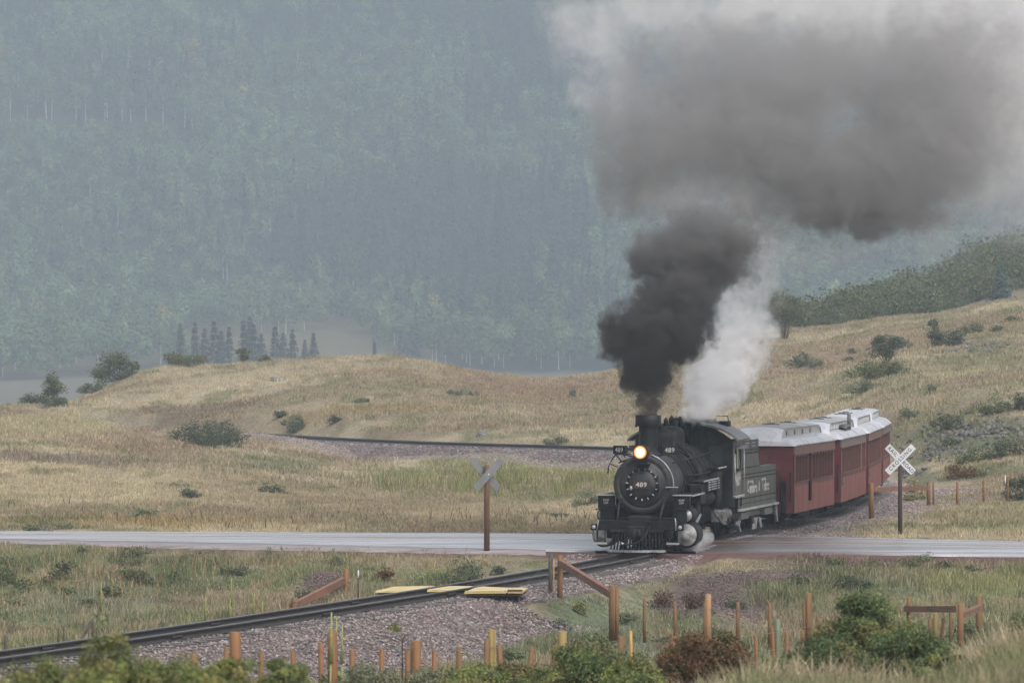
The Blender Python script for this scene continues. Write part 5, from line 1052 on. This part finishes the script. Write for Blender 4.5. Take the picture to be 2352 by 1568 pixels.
def coach(idx, near, far, wins, door, fascia, num, label, cl_a=1.1, cl_b=.9):
    """near/far: right-hand corners (X, Y) of the near and far end"""
    n, f = Vector(near), Vector(far); dv = f-n; Ln = dv.length; d = dv.normalized(); rz = math.atan2(-d.x, d.y); hw = 1.24
    o = n - Vector((d.y, -d.x))*hw
    C = empty("passenger_coach", (o.x, o.y, 0), rz); tag(C, label, "railway coach", "red coaches behind the locomotive")
    zb, zs, zh, ze = .40, 1.42, 2.38, 2.70
    for s in (-1, 1):
        x0, x1 = s*(hw-.05), s*hw; ws = wins; m = MB(); lo = [(0, Ln)] if not door else [(0, door[0]), (door[1], Ln)]
        for a, b in lo: m.box(x0, x1, a, b, zb, zs)
        if door: m.box(x0, x1, door[0], door[1], zb, zb+.32)
        # piers between the openings
        ops = sorted([(a, b) for a, b, k in ws]+([door] if door else [])); cur = 0
        for a, b in ops:
            if a-cur > .01: m.box(x0, x1, cur, a, zs, zh)
            cur = b
        if Ln-cur > .01: m.box(x0, x1, cur, Ln, zs, zh)
        side = m.build("side_panel", REDS, C)
        MB().box(s*(hw-.045), s*(hw+.02), -.02, Ln+.02, zh, ze).build("fascia", fascia, C)
        m = MB().box(s*hw, s*(hw+.035), 0, Ln, zh-.03, zh, .004)
        for a, b, k in ws: m.box(s*hw, s*(hw+.06), a-.05, b+.05, zs-.005, zs+.035, .004); m.box(s*hw, s*(hw+.014), a-.05, b+.05, zs-.11, zs-.09)
        m.build("window_sill", POST, side)
        for a, b, k in ws:
            fr = MB()
            for j in range(k+1): y = a+(b-a)*j/k; fr.box(s*(hw-.12), s*(hw+.005), y-.024, y+.024, zs, zh)
            fr.box(s*(hw-.1), s*(hw-.03), a, b, zh-.10, zh); w_ = fr.build("window_bank", POST, C)
            MB().box(s*(hw-.17), s*(hw-.15), a, b, zs, zh).build("pane", pmat("dark_coach_glass", (.007,.003,.003), .7, spec=.15), w_)
        if door: MB().box(s*(hw-.30), s*(hw-.27), door[0]-.2, door[1]+.2, zb+.3, zh).build("door", REDE, C)
        if num and s > 0:
            pl = MB().box(hw, hw+.012, .30, 1.05, 1.02, 1.36).build("number_plate", NPL, C); text("lettering", num, .26, WHT, pl, (hw+.016, .67, 1.19), (R(90), 0, R(90)), .002, sx=2.4, bold=.006)
    # ends
    for y, sg in ((.0, 1), (Ln-.05, -1)):
        m = MB().prism([(-hw,zb),(hw,zb),(hw,ze),(.7,ze+.20),(-.7,ze+.20),(-hw,ze)], y, y+.05, 'y'); e_ = m.build("end_wall", REDE, C)
        yy = y-.03 if sg > 0 else y+.08; MB().box(-.38,.38,yy-.015,yy+.03,zb+.1,2.35,.01).build("end_door", REDI, e_)
        MB().box(-.75,.75,yy-.25,yy+.1,zb-.02,zb+.12).tube([(hw-.12,yy-.05,1.8),(hw-.12,yy-.05,.8)],.02,6).tube([(hw-.45,yy-.05,1.8),(hw-.45,yy-.05,.8)],.02,6).box(hw-.42,hw-.28,yy-.08,yy+.03,zb+.05,1.5,.01).build("end_fittings", BLK2, C)
    MB().box(-hw+.1, hw-.1, .1, Ln-.1, zb+.02, zb+.12).build("floor_frame", BLK2, C)
    # roof: cross-sections lofted along the car; clerestory swept down into each end hood
    def sec(y):
        t = min(y+.12, Ln+.12-y); g = math.sqrt(max(0, 1-(1-min(t/.42, 1))**2)); k = math.sqrt(max(0, 1-(1-min(t/1.05, 1))**2)); zt = ze-.03+.68*k
        low = [(hw+.06, -.03), (hw+.07, .0), (hw*.97, .10), (hw*.86, .19), (.80, .255), (.745, .265)]; pts = [(x, ze-.03+(z+.03)*g) for x, z in low]
        b_ = pts[-1][1]; w_ = max(b_, zt-.12); pts += [(.745, w_), (.80, max(b_+.002, zt-.10)), (.55, max(b_+.004, zt-.035)), (0, max(b_+.006, zt))]
        full = pts+[(-x, z) for x, z in pts[-2::-1]]; return [(x, y, z) for x, z in full]
    ys = [(-.12,), (-.08,), (0,), (.12,), (.3,), (.55,), (.95,), (1.05,), (Ln-1.05,), (Ln-.95,), (Ln-.55,), (Ln-.3,), (Ln-.12,), (Ln,), (Ln+.08,), (Ln+.12,)]
    S = [sec(*q) for q in ys]; k = len(S[0]); vs = [p for s_ in S for p in s_]; bands = {"roof": [], "clerestory_side": [], "roof_top": []}
    for a in range(len(S)-1):
        for b in range(k-1):
            q = (a*k+b, (a+1)*k+b, (a+1)*k+b+1, a*k+b+1); mid = 1 <= a <= 13; side_ = b in (5, 12) or b in (6, 11); top = b in (7, 8, 9, 10)
            bands["clerestory_side" if (mid and b in (5, 12)) else "roof_top" if (5 <= a <= 9 and top) else "roof"].append(q)
    bands["roof"] += [tuple(range(k)), tuple(range((len(S)-1)*k, len(S)*k))]
    ro = None
    for nm, mt in (("roof", SILR), ("clerestory_side", CLER), ("roof_top", SOOT if idx in (0, 1) else SILR)):
        used_ = sorted({i for q in bands[nm] for i in q}); mp = {i: j for j, i in enumerate(used_)}; m = MB().add([vs[i] for i in used_], [tuple(mp[i] for i in q) for q in bands[nm]])
        ob = m.build(nm, mt, C if ro is None else ro); ro = ro or ob
    m = MB(); nw = 4 if idx == 0 else 9
    for s in (-1, 1):
        for j in range(nw):
            y = cl_a+.35+(Ln-cl_a-cl_b-.7)*(j/(nw-1) if nw > 1 else 0)*(.80 if idx == 0 else 1); m.box(s*.745, s*.775, y-(.12 if idx == 0 else .26), y+(.12 if idx == 0 else .26), ze+.31, ze+.46)
    m.build("clerestory_window", pmat("clerestory_glass", (.09,.10,.09), .3) if idx == 0 else pmat("clerestory_panel", (.50,.51,.51), .4), ro)
    MB().box(-.84,.84,cl_a,Ln-cl_b,ze+.505,ze+.53).build("clerestory_gutter", CLER, ro) if False else None
    m = MB()
    for y in ((Ln*.35, Ln*.62) if idx else (Ln*.3, Ln*.7)): m.box(-.28,.28,y-.14,y+.14,ze+.64,ze+.67); m.box(-.12,.12,y-.08,y+.08,ze+.60,ze+.70)
    if idx == 1: m.tube([(.95,Ln*.62,ze+.18),(.95,Ln*.62,ze+.80)], .07, 8); m.box(.72,1.0,Ln*.42,Ln*.56,ze+.24,ze+.29); m.prism([(.70,ze+.36),(1.08,ze+.36),(.9,ze+.46)], Ln*.40, Ln*.58, 'y')
    m.build("roof_vent", pmat("dark_roof_vent", (.07,.07,.07), .6), ro)
    for y in (1.3, Ln-1.3): truck(C, y, BLK2)
    MB().box(-.9,.9,Ln*.35,Ln*.62,.12,.38,.02).beam((hw-.2,1.6,.38),(hw-.2,Ln*.4,.16),.04,.04).beam((hw-.2,Ln*.4,.16),(hw-.2,Ln*.6,.16),.04,.04).beam((hw-.2,Ln*.6,.16),(hw-.2,Ln-1.6,.38),.04,.04).build("underframe_gear", BLK2, C)
coach(0, (9.53,160.5), (11.50,169.6), [(.28,3.05,4),(4.05,8.95,7)], (3.18,4.0), REDF, None, "red wooden coach right behind the tender with its side door open")
coach(1, (11.86,171.3), (13.50,181.4), [(.35,8.0,10),(8.55,9.85,2)], None, REDF2, "1", "red coach with a small black number 1 plate and a chimney on its roof")
coach(2, (13.72,183.0), (15.05,193.6), [(.3,9.9,12)], None, REDF, "2", "red coach with a small black number 2 plate and a long window band")
coach(3, (15.24,195.4), (16.35,205.5), [(.3,9.3,11)], None, REDF2, "3", "last red coach, rounding the bend with its silver roof showing above the others")
# ---------------------------------------------------------------- crossing signs
M_post = pmat("weathered_post", (.12,.065,.035), .8, var=.35, scale=6, stretch=(1,1,.15), stain=(.05,.04,.035), stainamt=.6, bump=.5); M_postd = pmat("dark_creosote_post", (.06,.04,.035), .75, var=.35, scale=6, stretch=(1,1,.15), bump=.4)
M_signw = pmat("white_sign_face", (.58,.59,.61), .4, var=.06, scale=3); M_signb = pmat("bare_sign_back", (.19,.19,.20), .45, .3, var=.12, scale=4); M_ltr = pmat("black_sign_letters", (.015,.015,.015), .5)
def crossbuck(x, Y, top, sc_y, yaw, front, label, width, tall, mat):
    X = dpx(x, Y); z = gz(X, Y)-.1; H = dpz(top, Y)-z; o = empty("railroad_crossing_sign", (X, Y, z)); tag(o, label, "road sign", "crossing signs")
    m = MB().lathe([(0,width/2),(H*.5,width/2*.96),(H-.06,width/2*.9),(H,width/2*.55)], (0,0,0), 'z', 12); m.build("post", mat, o)
    zc = dpz(sc_y, Y)-z; L_, W_ = 1.22, .23
    for k, ang in ((0, R(45)), (1, R(-45))):
        # each blade stands on its own side of the post
        yo = -(width/2+(.030 if front else .015)) if k == 0 else (-(width/2+.012) if front else width/2+.015)
        hub = empty("blade", (0, 0, zc), yaw); hub.parent = o
        b = MB().box(-L_/2, L_/2, yo-.004, yo+.004, -W_/2, W_/2, .002).build("blade_face", M_signw if front else M_signb, hub)
        b.rotation_euler = (0, -ang if k == 0 else -ang, 0)
        if front:
            yy = yo-.006
            if k == 0: text("lettering", "CROSSING", .168, M_ltr, b, (0, yy, 0), (R(90),0,0), .0015, sx=.98, spacing=1.32, bold=.002)
            else:
                text("lettering", "RAIL", .168, M_ltr, b, (-.36, yy, 0), (R(90),0,0), .0015, sx=.95, spacing=1.22, bold=.002); text("lettering", "ROAD", .168, M_ltr, b, (.35, yy, 0), (R(90),0,0), .0015, sx=.95, spacing=1.08, bold=.002)
        else: MB().lathe([(yo-.012,.015),(yo-.006,.025)], (0,0,0), 'y', 8).build("bolt", M_signw, b)
    return o
crossbuck(2067.5, 155.6, 1040, 1054.5, 0.0, True, "white crossing sign lettered RAIL ROAD and CROSSING on a dark post beyond the road", .15, 1, M_postd)
crossbuck(1118.2, 141.6, 1066, 1088.5, R(28), False, "unlettered grey back of a crossing sign on a brown post at the near road edge", .175, 1, M_post)

# ---------------------------------------------------------------- yellow cattle guard
M_yel = pmat("worn_yellow_paint", (.50,.40,.19), .5, var=.12, scale=3, stain=(.25,.17,.07), stainamt=.35); M_rust = pmat("rusty_steel", (.07,.04,.03), .7, var=.4, scale=5)
cg = empty("cattle_guard", (0, 0, 0)); tag(cg, "flat yellow cattle guard panels laid between and beside the rails", "cattle guard")
def P2(x, y, z): Y = (HC-z)*FP/(y-784); return (dpx(x, Y), Y)
for i, (poly, z) in enumerate([([(862,1356),(948,1355),(998,1344),(906,1346)], -.03), ([(981,1354),(1060,1353.5),(1086,1345),(1012,1344.5)], -.03), ([(1067,1358),(1163,1357),(1172,1349),(1101,1345.5)], -.02), ([(1166,1357),(1200,1357),(1212,1349),(1171,1348.5)], -.04)]):
    pts = [P2(a, b, z) for a, b in poly]
    p = MB().prism(pts, z-.05, z, 'z').build("guard_panel", M_yel, cg)
    c = np.mean(pts, 0); q = [tuple(c+(np.array(t)-c)*.93) for t in pts]
    if i != 1: MB().prism(q, z-(.12 if i > 1 else .10), z-.052, 'z').build("panel_frame", M_rust, p)
    if i >= 2:
        m = MB(); a, b = np.array(pts[0]), np.array(pts[1])
        for k in range(16 if i == 2 else 10):
            t = (k+.5)/(16 if i == 2 else 10); e_ = a+(b-a)*t; m.prism([(e_[0]-.02, e_[1]-.02), (e_[0]+.02, e_[1]-.02), (e_[0]+.012, e_[1]+.16), (e_[0]-.012, e_[1]+.16)], z+.001, z+.02+.015*(i == 3), 'z')
        m.build("panel_teeth", M_yel if i == 2 else M_rust, p)

# ---------------------------------------------------------------- fences
M_new = pmat("orange_treated_post", (.20,.092,.036), .7, var=.3, scale=5, stretch=(1,1,.12), stain=(.16,.07,.02), stainamt=.7, stainscale=4, bump=.4)
M_brn = pmat("brown_fence_post", (.17,.09,.035), .75, var=.3, scale=5, stretch=(1,1,.12), stain=(.10,.06,.03), stainamt=.7, bump=.4)
M_oliv = pmat("greenish_treated_post", (.22,.16,.055), .75, var=.3, scale=5, stretch=(1,1,.12), stain=(.13,.11,.05), stainamt=.7, bump=.4)
M_pale = pmat("pale_tan_post", (.30,.18,.085), .75, var=.25, scale=5, stretch=(1,1,.12)); M_red = pmat("reddish_brace_timber", (.19,.085,.05), .7, var=.3, scale=4, stretch=(1,.3,1), stain=(.12,.07,.05), stainamt=.5)
M_wire = pmat("galvanised_wire", (.16,.16,.165), .5, .5); M_grn = pmat("green_plastic_post", (.11,.125,.065), .5); M_dk = pmat("dark_old_post", (.07,.055,.045), .85, var=.4, scale=6, bump=.5); M_yp = pmat("yellow_marker_strip", (.38,.21,.04), .5); M_white = pmat("white_post_tip", (.7,.7,.7), .5)
def post(fence, x, top, w, Y, mat, base=None, lean=0.0, square=False, label=None, name="post"):
    X = dpx(x, Y); zt = dpz(top, Y); z0 = (dpz(base, Y) if base else gz(X, Y))-.15; H = zt-z0; r = w*Y/FP/2; n = 4 if square else 12
    m = MB(); rr = random.Random(int(x*7+top))
    t = rr.uniform(-.008, .008)
    if square: m.box(-r, r, -r, r, 0, H, r*.12)
    else: m.lathe([(0,r*1.04),(H*.5,r),(H-r*.12,r*.97),(H,r*.86)], (0,0,0), 'z', 14)
    o = m.build(name, mat, fence, (X, Y, z0)); o.rotation_euler = (t, lean+t*1.5, rr.uniform(0, 3))if not square else (t, lean, 0)
    if lean: o.location.x = X-math.sin(lean)*H
    if label: o['label'] = label
    return (X, Y, zt, z0)
def wires(fence, pts, fr=(.08,.35,.62), sag=.03, r=.0045):
    """pts: list of (X, Y, ztop, zbase) along the fence"""
    for f in fr:
        m = MB()
        for a, b in zip(pts[:-1], pts[1:]):
            pa = Vector((a[0], a[1]-.06, a[2]-(a[2]-max(a[3], a[2]-1.3))*f)); pb = Vector((b[0], b[1]-.06, b[2]-(b[2]-max(b[3], b[2]-1.3))*f))
            q = [pa.lerp(pb, t)+Vector((0, 0, -sag*4*t*(1-t))) for t in (0, .25, .5, .75, 1)]; m.tube(q, r, 5)
        m.build("wire", M_wire, fence)
def beam(fence, a, Ya, b, Yb, h, mat, name="brace_rail", wd=.12):
    pa = Vector((dpx(a[0], Ya), Ya, dpz(a[1], Ya))); pb = Vector((dpx(b[0], Yb), Yb, dpz(b[1], Yb))); MB().beam(pa, pb, wd, h*Ya/FP).build(name, mat, fence)
# near fence of orange posts
fa = empty("wooden_post_fence", (0, 60, .5)); fa.location = (0, 0, 0); tag(fa, "near fence of many orange and brown timber posts joined by slack wire", "fence")
YA = lambda x: float(np.interp(x, [446,541,740,1285,1547,1733,2250], [66,60,73,77,90,102,109]))
A = [(446,1500,18,M_new,0),(519,1485,11,M_brn,0),(541,1450,27,M_new,0),(599,1497,11,M_brn,0),(674,1496,13,M_new,0),(740,1475,13,M_new,.01),(765,1449,23,M_new,0),(809,1490,13,M_new,0),(876,1490,13,M_new,0),(936,1488,13,M_brn,0),(954,1470,24,M_new,0),(997,1491,12,M_new,0),(1051,1484,12,M_brn,-.04),(1113,1467,12,M_brn,-.02),(1128,1443,12,M_oliv,0),(1138,1445,10,M_oliv,.01),(1175,1480,13,M_brn,.10),(1226,1483,13,M_brn,.12),(1270,1482,12,M_brn,-.03),(1285,1449,21,M_oliv,-.02),(1323,1490,10,M_pale,0),(1368,1490,10,M_brn,0),(1426,1460,17,M_brn,.03),(1465,1448,8,M_yp,.04),(1547,1460,18,M_brn,0),(1733,1456,9,M_new,-.05),(1775,1441,8,M_new,-.03),(1786,1421,17,M_grn,0),(1808,1450,9,M_new,0),(1843,1446,9,M_brn,0),(1874,1436,8,M_brn,0),(1883,1420,15,M_brn,0),(1908,1440,14,M_brn,0),(2136,1420,8,M_brn,0),(2148,1407,14,M_oliv,0),(2167,1417,8,M_brn,.12),(2187,1406,8,M_brn,.04)]
pa_ = [post(fa, x, t, w, YA(x), mt, lean=l) for x, t, w, mt, l in A]
wires(fa, [p for p, q in zip(pa_, A) if q[0] in (541,740,765,954,1113,1285,1547,1883,2148)], fr=(.10,.38), sag=.05)
MB().tube([(dpx(924,74), 74, dpz(1568,74)), (dpx(924,74), 74, dpz(1470,74)), (dpx(930,74), 74, dpz(1458,74)), (dpx(938,74), 74, dpz(1456,74))], .012, 6).build("bent_rod", M_rust, fa)
# brace at the end of that fence
fe = empty("timber_brace", (0, 0, 0)); tag(fe, "brace of reddish planks nailed to short posts in the grass beyond the dark green bushes", "fence")
b = [post(fe, 2088, 1371, 12, 112, M_brn), post(fe, 2206, 1387, 15, 106, M_brn), post(fe, 2248, 1368, 15, 114, M_brn), post(fe, 2227, 1378, 5, 120, M_dk)]
beam(fe, (2082,1398), 112, (2202,1398), 107, 14, M_red); beam(fe, (2210,1412), 106, (2252,1393), 113, 12, M_red); wires(fe, [b[0], b[1], b[2]], fr=(.12,.3))
# far-side fence of thin posts, from the corner to the slope
fb = empty("wire_fence", (0, 0, 0)); tag(fb, "wire fence of thin brown posts below the gravel heap, starting at the sloping corner beam", "fence")
c1 = post(fb, 1263.6, 1271, 10, 123, M_dk, 1384, name="corner_post"); c2 = post(fb, 1286, 1274, 13, 122.5, M_brn, 1384, name="corner_post"); post(fb, 1271.5, 1284, 3, 123.2, M_yp, 1382, name="marker_strip")
beam(fb, (1288,1292), 122.4, (1404,1364), 108.2, 15, M_red)
q = [post(fb, 1408, 1343, 18, 108, M_brn, 1455), post(fb, 1417, 1350, 8, 107.6, M_new, 1452)]
B = [(1480,1374,8,M_brn,1460,0),(1547,1381,9,M_brn,1470,-.05),(1619,1380,8,M_brn,1480,0),(1627,1364,14,M_pale,1480,0),(1695,1381,9,M_brn,1475,0),(1768,1384,9,M_brn,1480,0),(1848,1377,8,M_brn,1480,0),(1858,1361,15,M_brn,1490,0)]
qb = [post(fb, x, t, w, 111, mt, bs, lean=l) for x, t, w, mt, bs, l in B]
wires(fb, [c2, q[0], qb[0], qb[1], qb[2], qb[4], qb[5], qb[7], (dpx(1960,112), 112, dpz(1385,112), dpz(1480,112))], fr=(.15,.5,.85), sag=.03)
wires(fb, [c1, (dpx(1180,121.5), 121.5, -.2, -1.2)], fr=(.1,.4), sag=.02)
# left brace beyond the rails
fl = empty("timber_brace", (0, 0, 0)); tag(fl, "orange post propped by a long slanting beam on the bank beyond the rails", "fence")
post(fl, 794.5, 1305, 13, 131, M_new, 1378); beam(fl, (790,1332), 131, (668,1394), 124, 15, M_red); s2 = post(fl, 676, 1372, 15, 124, M_brn, 1400)
MB().tube([(dpx(668,124), 123.9, dpz(1378,124)), (dpx(684,124), 123.85, dpz(1380,124))], .01, 5).build("wire", M_wire, fl)
tp = empty("metal_stake", (0, 0, 0)); tag(tp, "thin dark metal stake with a pale tip on the bank near the slanting beam", "post"); post(tp, 823, 1312, 3.2, 130, M_dk, 1376, name="stake"); post(tp, 823, 1309, 3, 129.95, M_white, 1313, name="pale_tip")
for i, (x, t, bb, w, lean, Y, lb) in enumerate([(147,1437,1480,4,0,108,"straight dark broken stake beyond the rails"),(212,1420,1468,5.5,-.03,110,"dark stake with a fallen stick leaning on it, beyond the rails"),(15,1458,1510,6,.02,98,"thick dark stub nearest the picture's edge"),(129,1442,1475,3,-.06,108,"thin crooked twig-like stake beside the straight one"),(203,1436,1466,3,0,111,"short thin stake under the leaning stick"),(222,1440,1462,2.5,0,111.5,"shortest thin stake behind the leaning stick")]):
    o = empty("old_stake", (0, 0, 0)); tag(o, lb, "post", "old stakes beyond the rails"); post(o, x, t, w, Y, M_dk, bb, lean=lean, name="stake")
    if i == 1: beam(o, (210,1426), 109.8, (186,1470), 109.5, 5, M_dk, "leaning_stick", .05)
# far fence beside the line at the far side of the road
ff = empty("post_and_rail_fence", (0, 0, 0)); tag(ff, "far fence with one brown rail and thin posts behind the white crossing sign", "fence")
g = [post(ff, 2001, 1109, 12, 174, M_brn, 1186), post(ff, 2133, 1106, 9.5, 190, M_brn, 1158), post(ff, 2144, 1107, 4.6, 190.5, M_brn, 1158), post(ff, 2199, 1106, 6, 190, M_new, 1164), post(ff, 2260, 1102, 6, 191, M_new, 1156), post(ff, 2314, 1094, 5.5, 192, M_brn, 1150), post(ff, 2309, 1091, 2.5, 191.8, M_white, 1103, name="white_tip"), post(ff, 2380, 1090, 6, 194, M_brn, 1150)]
beam(ff, (2003,1124), 174, (2130,1120), 189, 10, M_red); wires(ff, [g[1], g[3], g[4], g[5], g[7]], fr=(.15,.5,.8), r=.006)
# ---------------------------------------------------------------- smoke and steam
class NG:
    def __init__(s, n): s.n = n
    def _in(s, sock, v):
        if v is None: return
        if isinstance(v, bpy.types.NodeSocket): s.n.links.new(v, sock)
        else: sock.default_value = v
    def m(s, op, a, b=None, c=None, clamp=False):
        q = s.n.nodes.new("ShaderNodeMath"); q.operation = op; q.use_clamp = clamp
        for i, v in enumerate((a, b, c)): s._in(q.inputs[i], v)
        return q.outputs[0]
    def v(s, op, a, b=None, c=None):
        q = s.n.nodes.new("ShaderNodeVectorMath"); q.operation = op
        for i, v in enumerate((a, b, c)): s._in(q.inputs[i], v)
        return q.outputs['Value'] if op in ('LENGTH', 'DOT_PRODUCT') else q.outputs[0]
    def noise(s, vec, scale, detail=3, rough=.55):
        q = s.n.nodes.new("ShaderNodeTexNoise"); q.inputs['Scale'].default_value = scale; q.inputs['Detail'].default_value = detail; q.inputs['Roughness'].default_value = rough; s._in(q.inputs['Vector'], vec); return q
    def mr(s, x, a, b, c, d, smooth=False):
        q = s.n.nodes.new("ShaderNodeMapRange"); q.interpolation_type = 'SMOOTHSTEP' if smooth else 'LINEAR'; s._in(q.inputs[0], x)
        for i, v in enumerate((a, b, c, d)): q.inputs[i+1].default_value = v
        return q.outputs[0]
def plume(name, label, blobs, dens, zramp, col_lo, col_hi, zc, warp, edge, seed, nsc, aniso=.2, grow=1.0, soft=(.06, .5), vsc=.8, billow=.35):
    """blobs: frame x, frame y, distance, half width, half height (frame units), half depth (m), density factor"""
    W = []
    for x, y, Y, rx, rz, ry, k in blobs: W.append((dpx(x, Y), Y, dpz(y, Y), rx*grow*Y/FP, ry*grow, rz*grow*Y/FP, k))
    import bmesh
    bm = bmesh.new()
    for X, Y, Z, a, b, c, k in W:
        mm = Matrix.Translation((X, Y, Z)) @ Matrix.Diagonal((a*1.16, b*1.16, c*1.16, 1)); bmesh.ops.create_icosphere(bm, subdivisions=3, radius=1, matrix=mm)
    me = bpy.data.meshes.new(name); bm.to_mesh(me); bm.free(); o = link(name, me); tag(o, kind='stuff', label=label, cat=name.split('_')[-1])
    rm = o.modifiers.new("merge", 'REMESH'); rm.mode = 'VOXEL'; rm.voxel_size = .22
    m, n, out = newmat(name+"_volume"); G = NG(n); g = n.nodes.new("ShaderNodeNewGeometry"); pos = g.outputs['Position']
    nz = G.noise(G.v('ADD', pos, (seed*3.7, seed*1.3, 0)), nsc, 3); off = G.v('SUBTRACT', nz.outputs['Color'], (.5,.5,.5)); 
    sc = n.nodes.new("ShaderNodeVectorMath"); sc.operation = 'SCALE'; n.links.new(off, sc.inputs[0])
    sep = n.nodes.new("ShaderNodeSeparateXYZ"); n.links.new(pos, sep.inputs[0]); zz = sep.outputs[2]
    wamp = G.mr(zz, zramp[0], zramp[1], warp[0], warp[1]); n.links.new(wamp, sc.inputs['Scale']); p = G.v('ADD', pos, sc.outputs[0])
    tot = None; wsum = None
    for X, Y, Z, a, b, c, k in W:
        q = G.v('MULTIPLY_ADD', p, (1/a, 1/b, 1/c), (-X/a, -Y/b, -Z/c)); d = G.v('LENGTH', q)
        f = G.m('MULTIPLY', G.m('SUBTRACT', 1.0, d, clamp=True), k)
        tot = f if tot is None else G.m('MAXIMUM', tot, f) if False else G.m('ADD', tot, G.m('MULTIPLY', f, 1.0))
    n2 = G.noise(p, nsc*2.8, 4, .62); det = G.mr(n2.outputs[0], .28, .72, -edge, edge)
    vo = n.nodes.new("ShaderNodeTexVoronoi"); vo.feature = 'F1'; vo.inputs['Scale'].default_value = vsc; n.links.new(p, vo.inputs['Vector'])
    bil = G.mr(vo.outputs['Distance'], .1, .75, billow, -billow*.6); det = G.m('ADD', det, bil)
    t = G.m('ADD', tot, G.m('MULTIPLY', det, G.mr(tot, 0, .10, 0, 1)))
    s_ = G.mr(t, soft[0], soft[1], 0, 1, True); dz = G.mr(zz, zramp[0], zramp[1], dens[0], dens[1]); dd = G.m('MULTIPLY', G.m('MULTIPLY', s_, dz), G.mr(nz.outputs[0], .35, .65, .45, 1.5))
    v = n.nodes.new("ShaderNodeVolumePrincipled"); v.inputs['Anisotropy'].default_value = aniso; n.links.new(dd, v.inputs['Density'])
    mx = n.nodes.new("ShaderNodeMix"); mx.data_type = 'RGBA'; mx.inputs[6].default_value = (*col_lo, 1); mx.inputs[7].default_value = (*col_hi, 1)
    n.links.new(G.mr(zz, zc[0], zc[1], 0, 1, True), mx.inputs[0]); n.links.new(mx.outputs[2], v.inputs['Color']); n.links.new(v.outputs[0], out.inputs['Volume'])
    me.materials.append(m); return o
SM = [(1487,950,141.0,27,36,.34,1.6),(1488,905,141.1,36,45,.5,1.6),(1490,858,141.3,60,52,.75,1.5),(1445,795,141.6,60,58,1.0,1.3),(1508,775,142,100,72,1.3,1.4),(1440,745,141.7,62,50,.9,1.0),(1590,730,142.5,62,80,1.1,1.2),(1545,690,142.4,95,62,1.2,1.1),
 (1560,600,143.3,110,80,1.5,1.3),(1650,580,143.8,92,85,1.5,1.3),(1620,530,144,85,50,1.4,1.0),(1520,560,144,70,55,1.2,.8),
 (1470,380,146,110,120,2.2,.95),(1440,250,147,90,120,2.2,.55),(1600,330,147,210,120,3.2,.9),(1760,250,149,240,150,4.0,.75),(1830,400,148,180,130,2.8,1.0),(1985,425,150,190,112,3.4,1.2),(2110,360,151,160,150,3.6,1.0),(2120,230,152,170,140,3.6,.7),(1680,150,149,250,110,3.6,.5),(1960,150,151,230,110,3.6,.5),(1640,478,145,90,50,1.6,.55),(2240,300,154,120,150,3,.35),(2180,120,153,190,120,3,.35),(1400,330,146,60,90,1.4,.5)]
plume("chimney_smoke", "thick dark grey coal smoke billowing from the locomotive's stack", SM, (9.0, .55), (4.5, 10.5), (.075,.07,.067), (.47,.46,.46), (4.5, 14.0), (.9, 2.9), .6, 1, 1.1, grow=1.2, soft=(.07, .52), vsc=.95, billow=.46)
LG = [(1372,125,151,34,32,.6,4.0),(1335,222,151,32,32,.6,4.0),(1362,245,151,28,22,.5,3.0),(1395,90,151,34,26,.6,3.0),(1400,190,152,75,100,1.6,.9),(1350,90,153,110,90,2.4,.6),(1600,20,155,330,110,4,.8),(2000,30,156,330,130,4.5,1.0),(1560,455,146.5,190,60,2.2,.9),(1720,520,147,120,70,2,.8),(2330,80,157,240,190,4.5,1.5),(2330,330,157,200,230,4,.9),(2150,520,155,190,90,3,.35),(1880,570,154,170,70,2.2,.35)]
plume("drifting_smoke", "thin pale grey smoke drifting away above the train", LG, (.22, .34), (6, 14), (.66,.64,.63), (.84,.83,.83), (6, 14), (1.8, 2.8), .4, 2, .9, grow=1.15, soft=(.0, .8))
ST = [(1585,955,147.2,22,22,.35,1.2),(1612,925,147.3,48,45,.6,1.3),(1640,880,147.6,72,60,.9,1.2),(1668,825,148,84,65,1.1,1.0),(1700,770,148.5,84,60,1.2,.8),(1715,700,149,72,70,1.2,.6),(1740,620,149.5,62,80,1.2,.5),(1740,540,149,75,80,1.3,.6),(1690,470,149,90,50,1.4,.5)]
plume("white_steam", "bright white steam blowing from the safety valves beside the dark smoke", ST, (2.1, .32), (4.5, 9.5), (.95,.95,.96), (.88,.88,.885), (5, 12), (.5, 1.4), .55, 3, 1.2, grow=1.3, soft=(.04, .7))
S2 = [(1592,1252,140.6,34,16,.5,1.0),(1615,1235,141.4,30,22,.5,.7)]
plume("cylinder_steam", "small wisp of steam at the wheels below the cylinder", S2, (1.6, 1.6), (0, 1), (.97,.97,.97), (.97,.97,.97), (0, 1), (.25, .25), .4, 4, 3.0)
# ---------------------------------------------------------------- haze
def vol_mat(name, col, dens, aniso=0.0):
    m, n, out = newmat(name); v = n.nodes.new("ShaderNodeVolumePrincipled"); v.inputs['Color'].default_value = (*col, 1); v.inputs['Density'].default_value = dens; v.inputs['Anisotropy'].default_value = aniso
    n.links.new(v.outputs[0], out.inputs['Volume']); return m
HAZE_D = .00042
h = MB().box(-1400, 1400, -60, 2750, -20, 245).build("haze", vol_mat("haze_air", (.50, .595, .70), HAZE_D)); tag(h, kind='stuff', label="pale blue rain haze filling the valley air", cat="haze")
